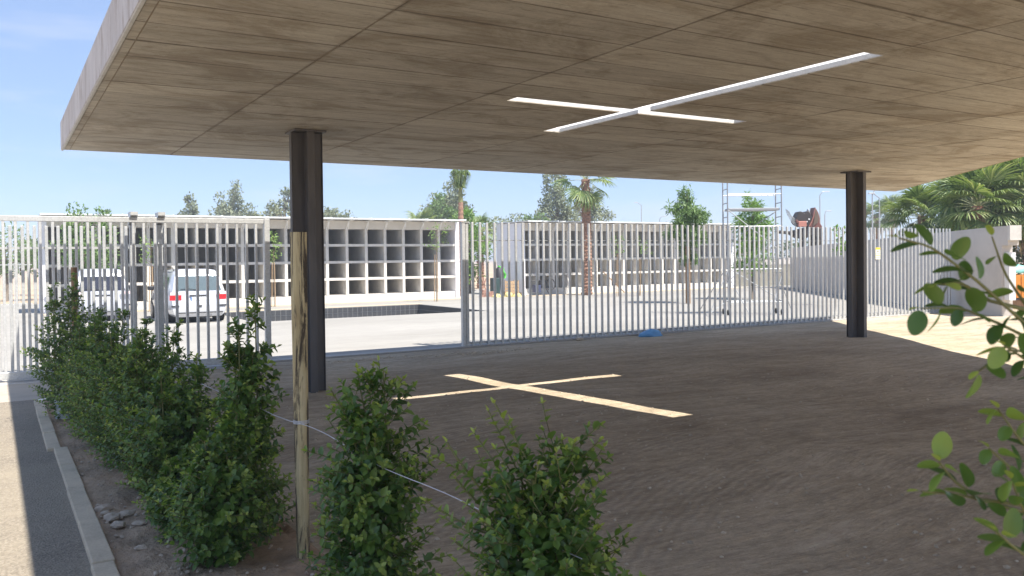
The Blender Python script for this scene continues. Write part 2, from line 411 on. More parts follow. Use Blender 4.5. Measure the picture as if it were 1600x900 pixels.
# ------------------------------------------------------------------ ground
def grid(name, x0, x1, y0, y1, nx, ny, zf, mat):
    v = []; f = []
    for j in range(ny+1):
        for i in range(nx+1):
            x = x0+(x1-x0)*i/nx; y = y0+(y1-y0)*j/ny; v.append((x, y, zf(x, y)))
    for j in range(ny):
        for i in range(nx):
            a = j*(nx+1)+i; f.append((a, a+1, a+nx+2, a+nx+1))
    return mesh_ob(name, v, f, mat, None, True)
struct(grid('sandy_ground', 1.5, 60, -12, 16.2, 290, 140, gz, M['sand']))
def earth_z(x, y):
    e = min(x-.5, 1.5-x)
    return -1.5-.0275*y+(0.035*mn.noise(Vector((x*4, y*4, 0)))+.02*mn.noise(Vector((x*11, y*11, 3))) if e > .03 else 0)-(.01 if x < .52 else 0)
struct(grid('planting_bed', .5, 1.5, -3, 13.3, 30, 330, earth_z, M['earth']))
struct(grid('asphalt_path', -12, .40, -12, 13.3, 20, 20, lambda x, y: -1.5-.0275*y, M['asphalt']))
struct(grid('gate_apron', -12, 1.5, 13.3, 16.2, 20, 4, lambda x, y: -1.5-.0275*y, grainy('dusty_apron', (.40, .345, .275), .15, 2.5, .9, .4, .01)))
struct(mesh_ob('planting_bed_end', [(.4, -3, -1.4275), (.5, -3, -1.4275), (.5, 13.3, -1.876), (.4, 13.3, -1.876)], [(0, 1, 2, 3)], M['earth']))
# yard of pale concrete, four strips round the pool opening
PX0, PX1, PY0, PY1 = 6.9, 15.5, 27.35, 33.4
y = MB()
for x0, x1, y0, y1 in ((-30, 60, 16.2, PY0), (-30, PX0, PY0, PY1), (PX1, 60, PY0, PY1), (-30, 60, PY1, 47)):
    b = len(y.v); y.v += [(x0, y0, GZ), (x1, y0, GZ), (x1, y1, GZ), (x0, y1, GZ)]; y.f.append((b, b+1, b+2, b+3))
struct(y.build('yard_paving', M['yard']))
fg = MB()
fg.v = [(-1200, 47, GZ-.02), (1200, 47, GZ-.02), (1200, 1200, GZ-.02), (-1200, 1200, GZ-.02),
        (60, -1200, GZ-.02), (1200, -1200, GZ-.02), (1200, 47, GZ-.02), (60, 47, GZ-.02),
        (-1200, -1200, GZ-.02), (-12, -1200, GZ-.02), (-12, 47, GZ-.02), (-1200, 47, GZ-.02),
        (-12, -1200, GZ-.02), (60, -1200, GZ-.02), (60, -12, GZ-.02), (-12, -12, GZ-.02)]
fg.f = [(0, 1, 2, 3), (4, 5, 6, 7), (8, 9, 10, 11), (12, 13, 14, 15)]
struct(fg.build('open_field', M['tan_earth']))
struct(MB().box(4.4, 27.0, 16.16, 16.46, GZ-.2, GZ+.035).build('fence_footing', M['strip']))
struct(MB().box(-4, 4.39, 15.75, 16.75, GZ-.2, GZ+.012).build('gate_track_slab', M['strip']))
struct(MB().box(1.3, 19.7, 36.3, 37.2, GZ-.05, GZ+.02).build('sand_strip', grainy('pale_sand', (.52, .42, .30), .12, 2, .95, .3, .01)))
struct(MB().box(23.2, 38.4, 36.2, 36.9, GZ-.05, GZ+.02).build('sand_strip', bpy.data.materials['pale_sand']))

# pool: basin with dark tiles
pool = thing('sunken_pool', 'empty sunken pool lined with dark square tiles in the pale yard', 'pool', (PX0, PY0, GZ))
D = 1.3; LX = PX1-PX0; LY = PY1-PY0
MB().box(0, LX, 0, LY, -D-.1, -D).build('pool_floor', M['water'], pool)
MB().box(0, LX, LY, LY+.15, -D-.1, -.003).build('pool_wall', M['grout'], pool)
MB().box(LX, LX+.15, 0, LY+.15, -D-.1, -.004).build('pool_wall', M['grout'], pool)
MB().box(-.15, 0, 0, LY+.15, -D-.1, -.004).build('pool_wall', M['grout'], pool)
MB().box(-.15, LX+.15, -.15, 0, -D-.1, -.005).build('pool_wall', M['grout'], pool)
tl = .215
tm = MB().box(-tl/2+.008, tl/2-.008, -.008, 0, -tl/2+.008, tl/2-.008).build('tile', M['tile'], pool)
tm.location = (tl/2, LY-.001, -tl/2-.01); tme = tm.data
for r in range(3):
    for c in range(40):
        if (r, c) != (0, 0): inst('tile', tme, pool, (tl*(c+.5), LY-.001, -tl*(r+.5)-.01))
for r in range(3):
    for c in range(28): inst('tile', tme, pool, (LX-.001, tl*(c+.5), -tl*(r+.5)-.01), (0, 0, PI/2*3))
MB().box(-.18, LX+.18, LY+.01, LY+.26, -.02, .02).build('pool_coping', M['kerb'], pool)

# kerb of separate stones
kerb = thing('path_kerb', 'low concrete kerb between the asphalt path and the planted bed', 'kerb', (0, 0, 0))
ks = 0
yy = -3.0
kk = 0
while yy < 12.6:
    L = 1.0 if kk != 11 else .9
    off = 0 if yy < 8.6 else -.045
    off += rnd.uniform(-.006, .006)
    zt = -1.5-.0275*yy+.035+rnd.uniform(-.004, .004)
    m = MB(); m.box(.385+off, .50+off, yy+.006, yy+L-.006, zt-.2, zt)
    for i in (2, 3, 6, 7):
        x_, y_, z_ = m.v[i]; m.v[i] = (x_, y_, z_-.0275*L)
    bevel(m.build('kerb_stone', M['kerb'], kerb), .008)
    yy += L; kk += 1

# stones in the bed
st_me = []
for k in range(5):
    bm = bmesh.new(); bmesh.ops.create_icosphere(bm, subdivisions=2, radius=1)
    for v in bm.verts:
        v.co *= 1+.35*mn.noise(v.co*1.3+Vector((k*7, 0, 0))); v.co.z *= .6
    me = bpy.data.meshes.new('stone'); bm.to_mesh(me); bm.free(); me.materials.append(M['stone']); st_me.append(me)
lo_me = []
for k in range(4):
    bm = bmesh.new(); bmesh.ops.create_icosphere(bm, subdivisions=1, radius=1)
    for v in bm.verts: v.co *= rnd.uniform(.7, 1.25)
    me = bpy.data.meshes.new('clod'); bm.to_mesh(me); bm.free(); lo_me.append(me)
def blob_stones(name, pts, mat):
    v = []; f = []
    for (x, y_, z, r) in pts:
        me = rnd.choice(lo_me); a = rnd.uniform(0, 6.28); ca, sa = math.cos(a), math.sin(a); b = len(v)
        sx = r*rnd.uniform(.8, 1.5)
        for q in me.vertices:
            c = q.co; v.append((x+sx*c.x*ca-r*c.y*sa, y_+sx*c.x*sa+r*c.y*ca, z+r*c.z*.8))
        f += [tuple(b+i for i in p.vertices) for p in me.polygons]
    return mesh_ob(name, v, f, mat, None, False)
pts = []
for i in range(420):
    x = rnd.uniform(.53, 1.6); y_ = rnd.uniform(3.3, 9); pts.append((x, y_, -1.5-.0275*y_+.005, rnd.uniform(.004, .016)))
stuff(blob_stones('bed_gravel', pts, M['stone']))
tag(bpy.data.objects['bed_gravel'], 'small stones and clods strewn over the brown planting bed', 'gravel')
big = [(.585, 6.0, .05), (.60, 5.8, .04), (.68, 6.05, .045), (.57, 6.3, .045), (.66, 5.2, .03), (.72, 5.75, .035), (.56, 6.15, .03)]
big_l = ['pale stone at the front of the heap by the kerb', 'small pale stone lying nearest the kerb below the shrubs', 'grey stone at the back of the stone heap beside the kerb',
         'grey round stone tucked behind the heap next to the kerb', 'small brown stone alone on the bed by the kerb', 'brown stone under the shrub foliage', 'small flat stone behind the pale one at the kerb']
for (x, y_, r), l in zip(big, big_l):
    o = bpy.data.objects.new('stone', rnd.choice(st_me)); COL.objects.link(o)
    o.location = (x, y_, -1.5-.0275*y_+.015); o.scale = (r*1.25, r, r*.9); o.rotation_euler = (0, 0, rnd.uniform(0, 6))
    tag(o, l, 'stone', 'stones in the planting bed')
pts = []
for i in range(5200):
    q = rnd.random()**1.6; x = 1.7+q*13; y_ = 2+rnd.random()**1.3*13; pts.append((x, y_, gz(x, y_)+.001, rnd.choice((.0025, .003, .004, .005, .007, .012))))
for i in range(260):                                   # dug-up edge along the concrete threshold
    x = 4.6+rnd.random()*5; y_ = 15.1+.25*math.sin(x*1.3)+rnd.uniform(-.25, .25); pts.append((x, y_, gz(x, y_), rnd.uniform(.01, .035)))
for i in range(420):
    x = 1.7+rnd.random()**1.4*9; y_ = 2.2+rnd.random()*10; pts.append((x, y_, gz(x, y_)+.003, rnd.uniform(.008, .019)))
o = stuff(blob_stones('soil_clods', pts, grainy('pale_clod', (.50, .42, .31), .3, 14, .95, .5, .01))); tag(o, 'little clods and pebbles scattered on the raked sand under the canopy', 'clods')

# ------------------------------------------------------------------ canopy slab with the cross cut through
canopy = thing('concrete_canopy', 'large flat board-marked concrete canopy with a cross-shaped opening', 'canopy', (0, 0, 0))
ZB = 1.8
XL, YF, YBK = .847, 15.1, -1.6
def skew_x(y_): return 22.2-(15.1-y_)*.868             # slanting right edge
OUT = [(XL, YBK), (skew_x(YBK), YBK), (22.2, YF), (XL, YF)]
def clip_skew(poly, inset=0):
    out = []; n = len(poly)
    ins = lambda p: p[0] <= skew_x(p[1])-inset
    for i in range(n):
        a, b = poly[i], poly[(i+1) % n]
        if ins(a): out.append(a)
        if ins(a) != ins(b):
            fa = skew_x(a[1])-inset-a[0]; fb = skew_x(b[1])-inset-b[0]; t = fa/(fa-fb)
            out.append((a[0]+(b[0]-a[0])*t, a[1]+(b[1]-a[1])*t))
    return out if len(out) > 2 else None
HX = (6.61, 6.90, 4.80, 10.0)                          # long arm x0 x1 y0 y1
HY = (4.97, 8.59, 8.03, 8.26)                          # cross arm
def slab_layer(name, z0, z1, cutx, cuty, inhole, mat):
    bm = bmesh.new()
    xs = sorted(set([XL, 22.3]+cutx)); ys = sorted(set([YBK, YF]+cuty))
    vs = {}
    def vt(x, y_):
        if (x, y_) not in vs: vs[(x, y_)] = bm.verts.new((x, y_, z0))
        return vs[(x, y_)]
    for i in range(len(xs)-1):
        for j in range(len(ys)-1):
            cx, cy = (xs[i]+xs[i+1])/2, (ys[j]+ys[j+1])/2
            if inhole(cx, cy): continue
            bm.faces.new([vt(xs[i], ys[j]), vt(xs[i], ys[j+1]), vt(xs[i+1], ys[j+1]), vt(xs[i+1], ys[j])])
    p0 = Vector((22.2, YF, z0)); nrm = Vector((1, -.868, 0)).normalized()
    bmesh.ops.bisect_plane(bm, geom=bm.verts[:]+bm.edges[:]+bm.faces[:], plane_co=p0, plane_no=nrm, clear_outer=True)
    r = bmesh.ops.extrude_face_region(bm, geom=bm.faces[:])
    for v in [g for g in r['geom'] if isinstance(g, bmesh.types.BMVert)]: v.co.z = z1
    bmesh.ops.recalc_face_normals(bm, faces=bm.faces[:])
    me = bpy.data.meshes.new(name); bm.to_mesh(me); bm.free(); me.materials.append(mat)
    o = bpy.data.objects.new(name, me); COL.objects.link(o); o.parent = canopy
    return o
hole = lambda x, y_: (HX[0] < x < HX[1] and HX[2] < y_ < HX[3]) or (HY[0] < x < HY[1] and HY[2] < y_ < HY[3])
slab_layer('joint_bed', ZB+.0076, ZB+.0102, [HX[0]-.02, HX[1]+.02, HY[0]-.02, HY[1]+.02], [HX[2]-.02, HX[3]+.02, HY[2]-.02, HY[3]+.02], lambda x, y_: (HX[0]-.02 < x < HX[1]+.02 and HX[2]-.02 < y_ < HX[3]+.02) or (HY[0]-.02 < x < HY[1]+.02 and HY[2]-.02 < y_ < HY[3]+.02), M['joint'])
slab_layer('slab_plate', ZB+.0104, ZB+.055, [HX[0], HX[1], HY[0], HY[1]], [HX[2], HX[3], HY[2], HY[3]], hole, M['slotface'])
E_ = .50
hole2 = lambda x, y_: (HX[0]-E_ < x < HX[1]+E_ and HX[2]-E_ < y_ < HX[3]+E_) or (HY[0]-E_ < x < HY[1]+E_ and HY[2]-E_ < y_ < HY[3]+E_)
slab_layer('slab_upstand', ZB+.056, ZB+.43, [HX[0]-E_, HX[1]+E_, HY[0]-E_, HY[1]+E_], [HX[2]-E_, HX[3]+E_, HY[2]-E_, HY[3]+E_], hole2, M['fascia'])
def cross_outline(e):
    a, b, c, d = HX[0]-e, HX[1]+e, HX[2]-e, HX[3]+e; p, q, r, t_ = HY[0]-e, HY[1]+e, HY[2]-e, HY[3]+e
    return [(a, c), (b, c), (b, r), (q, r), (q, t_), (b, t_), (b, d), (a, d), (a, t_), (p, t_), (p, r), (a, r)]
fv = []; ff_ = []
N_ = 7
for k in range(N_+1):
    u = k/N_
    for (x, y_) in cross_outline(E_*u*1.0): fv.append((x, y_, ZB+.056+.374*u))
for k in range(N_):
    for i in range(12): j = (i+1) % 12; ff_.append((k*12+i, k*12+j, (k+1)*12+j, (k+1)*12+i))
mesh_ob('splayed_reveal', fv, ff_, M['slotface'], canopy)
# lower lip of the edge, full thickness look
e = MB()
e.box(XL-.004, XL+.03, YBK, YF, ZB, ZB+.43); e.build('edge_lip', M['fascia'], canopy)
for k in range(15): bevel(MB().box(XL+.001, XL+.034, YF-1.1*(k+1)+.003, YF-1.1*k-.003, ZB-.012, ZB-.0005).build('drip_edge', M['slotface'], canopy), .004, 1)
# soffit panels (formwork sheets): joints left open between them
jx = [XL+.036, XL+.118, 2.46]+[4.60+2.2*k for k in range(9)]
jy = [YF-.02-.59*k for k in range(40)]
def rect_minus(r, h):
    x0, x1, y0, y1 = r; a0, a1, b0, b1 = h
    if a1 <= x0 or a0 >= x1 or b1 <= y0 or b0 >= y1: return [r]
    out = []
    if b0 > y0: out.append((x0, x1, y0, b0))
    if b1 < y1: out.append((x0, x1, b1, y1))
    m0, m1 = max(y0, b0), min(y1, b1)
    if a0 > x0: out.append((x0, a0, m0, m1))
    if a1 < x1: out.append((a1, x1, m0, m1))
    return out
npan = 0
for i in range(len(jx)-1):
    for j in range(len(jy)-1):
        x0, x1, y1, y0 = jx[i]+.006, jx[i+1]-.006, jy[j]-.0025, jy[j+1]+.0025
        if y1*.855+x1*.519 < 4.2 or y0 < -2: continue
        polys = []
        for rr in [q for p in rect_minus((x0, x1, y0, y1), HX) for q in rect_minus(p, HY)]:
            a0, a1, b0, b1 = rr
            p = clip_skew([(a0, b0), (a1, b0), (a1, b1), (a0, b1)], .10)
            if p: polys.append(p)
        if not polys: continue
        m = MB(); dz = rnd.uniform(0, .003)
        for p in polys: m.prism(p, ZB+dz, ZB+.0075)
        m.build('soffit_panel', M['soffit'], canopy); npan += 1
print('soffit panels', npan)

# columns: cruciform steel
def column(x, y_, zb, label):
    t = thing('steel_column', label, 'column', (x, y_, zb), 0, 'steel columns holding the canopy')
    H = ZB-zb; a = .21; w = .03
    p = [(-w, -a), (w, -a), (w, -w), (a, -w), (a, w), (w, w), (w, a), (-w, a), (-w, w), (-a, w), (-a, -w), (-w, -w)]
    bevel(MB().prism(p, 0, H-.028).build('shaft', M['steel'], t), .004, 1)
    bevel(MB().box(-.225, .225, -.225, .225, H-.028, H-.001).build('cap_plate', M['steel'], t), .004, 1)
    # fillet welds and flange lips at the tips of the arms
    for dx, dy in ((1, 0), (-1, 0), (0, 1), (0, -1)):
        m = MB()
        if dx: m.box(dx*a-.012 if dx < 0 else dx*a-.002, dx*a+.002 if dx < 0 else dx*a+.012, -.05, .05, .0, H-.03)
        else: m.box(-.05, .05, dy*a-.012 if dy < 0 else dy*a-.002, dy*a+.002 if dy < 0 else dy*a+.012, .0, H-.03)
        bevel(m.build('flange', M['steel'], t), .004, 1)
    return t
column(3.66, 11.52, -1.83, 'dark steel column behind the weathered wooden stake')
column(15.95, 11.8, -1.84, 'dark steel column standing clear at the right by the shadow edge')

# ------------------------------------------------------------------ fence of square bars
fence = thing('bar_fence', 'long galvanised fence of vertical square bars beyond the canopy', 'fence', (0, 16.3, GZ))
HB = .775-GZ
bar = MB().box(-.025, .025, -.022, .022, 0, HB).build('bar', M['galva'], fence)
bevel(bar, .004, 1)
x = 8.88; bar.location = (x, 0, .03); bme = bar.data
n = 0
while x < 26.75:
    x += .1872; n += 1
    o = bar.copy(); COL.objects.link(o); o.location = (x, rnd.uniform(-.004, .004), .03+rnd.uniform(-.006, .006)); o.rotation_euler = (rnd.uniform(-.002, .002), rnd.uniform(-.0025, .0025), rnd.uniform(-.05, .05))
bevel(MB().box(8.60, 8.68, -.05, .05, 0, HB+.02).build('end_post', M['galva'], fence), .006, 1)
bevel(MB().box(8.69, 8.76, -.045, .045, 0, HB+.02).build('end_post', M['galva'], fence), .006, 1)
MB().box(8.585, 8.775, -.06, .06, HB+.02, HB+.04).build('post_cap', M['galva'], fence)
MB().bar((8.7, .05, 2.35), (26.9, .05, 2.35), .016, .016).build('tie_rod', M['alu'], fence)
MB().bar((8.7, .04, .09), (26.9, .04, .09), .03, .05).build('bottom_rail', M['galva'], fence)
# gate leaf
gate = thing('sliding_gate', 'galvanised sliding gate leaf standing half open behind the shrubs', 'gate', (0, 16.1, GZ))
gb = MB().box(-.022, .022, -.03, .03, .17, 2.655).build('bar', M['galva'], gate); bevel(gb, .004, 1)
gx = [.04+.1775*k for k in range(-3, 24)]
gb.location = (gx[0], 0, 0)
for q in gx[1:]:
    o = gb.copy(); COL.objects.link(o); o.location = (q, 0, 0); o.rotation_euler = (0, rnd.uniform(-.002, .002), 0)
bevel(MB().box(-.6, 4.27, -.035, .035, 2.655, 2.745).build('top_rail', M['galva'], gate), .005, 1)
bevel(MB().box(-.6, 4.27, -.045, .045, .05, .17).build('bottom_rail', M['galva'], gate), .005, 1)
bevel(MB().box(4.272, 4.375, -.05, .05, .05, 2.75).build('end_stile', M['galva'], gate), .006, 1)
# guide posts with hoods
for px, lb in ((2.01, 'left of the two galvanised gate guide posts with a cap hood'), (2.46, 'right of the two galvanised gate guide posts, with a small white box')):
    t = thing('gate_guide_post', lb, 'post', (px, 16.32, GZ), 0, 'guide posts of the sliding gate')
    bevel(MB().box(-.05, .05, -.05, .05, 0, 2.62).build('post', M['galva'], t), .006, 1)
    m = MB(); m.v = [(-.06, -.30, 2.78), (.06, -.30, 2.78), (.06, .07, 2.60), (-.06, .07, 2.60), (-.06, -.30, 2.84), (.06, -.30, 2.84), (.06, .07, 2.84), (-.06, .07, 2.84)]
    m.f = [(0, 3, 2, 1), (4, 5, 6, 7), (0, 1, 5, 4), (1, 2, 6, 5), (2, 3, 7, 6), (3, 0, 4, 7)]
    m.build('guide_hood', M['galva'], t)
    if px > 2.2: MB().box(-.035, .035, -.075, -.051, 2.28, 2.36).build('switch_box', M['whitepaint'], t)
# fixed fence behind the gate
ff = thing('fixed_bar_fence', 'row of shorter galvanised bars standing just behind the sliding gate', 'fence', (0, 16.62, GZ))
fb = MB().box(-.025, .025, -.025, .025, 0, 2.60).build('bar', M['galva'], ff); bevel(fb, .004, 1); fb.location = (-.4, 0, 0)
for k in range(13):
    o = fb.copy(); COL.objects.link(o); o.location = (-.22+.18*k, 0, 0)
MB().box(-.5, 2.0, .026, .05, 2.2, 2.24).build('tie_rail', M['galva'], ff)
# warning sign
sg = thing('warning_sign', 'small cream and yellow notice fixed on the bars at the right', 'sign', (23.0, 16.255, -.16))
MB().box(-.115, .115, -.006, 0, 0, .36).build('board', M['signwhite'], sg)
MB().box(-.115, .115, -.009, -.0065, .30, .358).build('header_band', M['signyellow'], sg)
MB().box(-.105, .105, -.009, -.0065, .165, .185).build('stripe', M['signgreen'], sg)
MB().box(-.105, .105, -.009, -.0065, .115, .130).build('stripe', M['signyellow'], sg)
MB().box(-.105, .105, -.009, -.0065, .055, .075).build('stripe', M['signgreen'], sg)
m = MB(); m.tube([(0, -.0065, .245), (0, -.009, .245)], .026, 12); m.build('symbol', M['blackplastic'], sg)

# ------------------------------------------------------------------ burial niche blocks
def niches(xs, xe, y0, n0, ncol, label, end_left, roof_x0, roof_x1, pitch, depth=2.5, open_w=.82):
    t = thing('niche_block', label, 'building', (0, y0, GZ), 0, 'concrete niche blocks across the yard')
    zt = [.34, 1.13, 1.92, 2.71]                       # bottoms of the four rows above the yard
    mw = pitch-open_w
    MB().box(xs, xe, 0.01, depth, 0, .335).build('plinth', M['niche'], t)
    MB().box(xs+.02, xe-.02, depth-.12, depth, .335, 3.75).build('back_wall', M['nichein'], t)
    MB().box(xs, xe, .006, .30, 3.40, 3.80).build('lintel', M['beige'], t)
    MB().box(xs, xe, .30, depth-.13, 3.40, 3.50).build('roof_deck', M['niche'], t)
    for k in range(ncol+1):
        x0 = n0+k*pitch-mw
        if x0+mw > xe-.2 or x0 < xs+.15: continue
        MB().box(x0, x0+mw, 0, depth-.13, .337, 3.398).build('partition', M['niche'], t)
        # white bracket carrying the eaves sheet
        b = MB(); c = x0+mw/2
        b.bar((c-.045, -.02, 3.37), (c-.012, -.30, 3.73), .028, .028); b.bar((c+.045, -.02, 3.37), (c+.012, -.30, 3.73), .028, .028)
        b.bar((c, -.02, 3.755), (c, -.96, 3.80), .03, .04)
        b.build('bracket', M['whitepaint'], t)
    for k in range(ncol):
        x0 = n0+k*pitch; x1 = x0+open_w
        x0 = max(x0, xs+.13); x1 = min(x1, xe-.2)
        if x1-x0 < .1: continue
        for z in (1.01, 1.80, 2.59):
            MB().box(x0+.001, x1-.001, .012, depth-.13, z, z+.115).build('shelf', M['niche'], t)
    MB().box(xe-.22, xe, -.05, depth+.02, 0, 3.80).build('end_wall', M['lilacwall'], t)
    MB().box(xs-.12, xs+.1, -.05, depth+.02, 0, 3.80).build('end_wall', M['lilacwall'], t)
    xx = roof_x0
    k = 0
    while xx < roof_x1-.01:
        x1 = min(xx+pitch, roof_x1)
        m = MB(); m.box(xx+.004, x1-.004, -1.0, depth+.1, 3.835, 3.875)
        for i in (4, 5): m.v[i] = (m.v[i][0], m.v[i][1], 3.865)
        m.build('roof_sheet', M['roof'], t)
        MB().box(x1-.02, x1+.02, -1.005, depth+.1, 3.876, 3.90).build('sheet_rib', M['roof'], t)
        xx = x1; k += 1
    MB().bar((roof_x0, -1.02, 3.845), (roof_x1, -1.02, 3.845), .03, .06).build('eaves_trim', M['roof'], t)
    return t
nb1 = niches(1.45, 19.71, 37.6, 19.49-19*.955-.82, 20, 'left pale concrete block of open burial niches under a thin roof', 0, 1.30, 19.6, .955)
nb2 = niches(23.32, 38.6, 37.3, 23.40, 16, 'right concrete block of open burial niches with a plain white end wall', 1, 23.0, 38.75, .957)
# dark foot of the white end wall
MB().box(23.19, 23.318, -.06, 2.55, 0, .16).build('wall_foot', M['kerb'], nb2)

# ------------------------------------------------------------------ grey wall to the right
wa = Vector((25.05, 13.45)); wd = Vector((.586, .810)); wl = 25.5
wall = thing('grey_boundary_wall', 'long grey rendered wall running back behind the fence at the right', 'wall', (wa.x, wa.y, GZ), math.atan2(wd.y, wd.x))
m = MB(); m.box(.9, wl, -.3, 0, -.1, 2.72); m.v[5] = (wl, -.3, 2.36); m.v[6] = (wl, 0, 2.36)
m.build('wall_panel', M['greywall'], wall)
MB().box(.0, .9, -.3, 0, 2.15, 2.725).build('lintel_end', M['greywall'], wall)
MB().box(.35, .9, -.3, 0, -.1, 2.149).build('end_pier', M['greywall'], wall)
MB().box(-.14, -.002, -.31, .01, 2.30, 2.73).build('corner_block', M['niche'], wall)
MB().box(.05, .345, -.24, -.06, .55, 1.95).build('meter_cabinet', M['whitepaint'], wall)
# retaining wall and rail at the far end of the yard
rw = thing('low_retaining_wall', 'low stained retaining wall with rails behind the scaffold tower', 'wall', (31, 41, GZ), math.radians(-18))
MB().box(0, 22, 0, .4, 0, 1.35).build('wall_panel', grainy('stained_block', (.30, .28, .23), .25, 1.2, .9, .5, .02), rw)
MB().box(0, 22, -.02, .45, 1.35, 1.62).build('coping', M['greywall'], rw)
for z in (1.78, 2.0): MB().bar((0, .1, z), (22, .1, z), .05, .05).build('rail', M['alu'], rw)
for k in range(12): MB().box(.3+k*1.9, .36+k*1.9, .07, .13, 1.62, 2.05).build('rail_post', M['alu'], rw)
# rear mesh fences
def railing(x0, x1, y_, h, label, step=.14, ang=0):
    t = thing('rear_railing', label, 'fence', (x0, y_, GZ), ang); L = x1-x0
    for z in (.15, h-.08): MB().bar((0, 0, z), (L, 0, z), .04, .04).build('rail', M['galva'], t)
    b0 = MB().box(-.012, .012, -.012, .012, 0, h).build('bar', M['galva'], t)
    k = step
    while k < L:
        o = b0.copy(); COL.objects.link(o); o.location = (k, 0, 0); k += step
    return t
railing(19.75, 23.1, 42.0, 1.7, 'thin grey railing in the gap between the two niche blocks')
railing(-3.5, 1.2, 44.0, 2.0, 'thin grey railing beside the left end of the niches', .2)

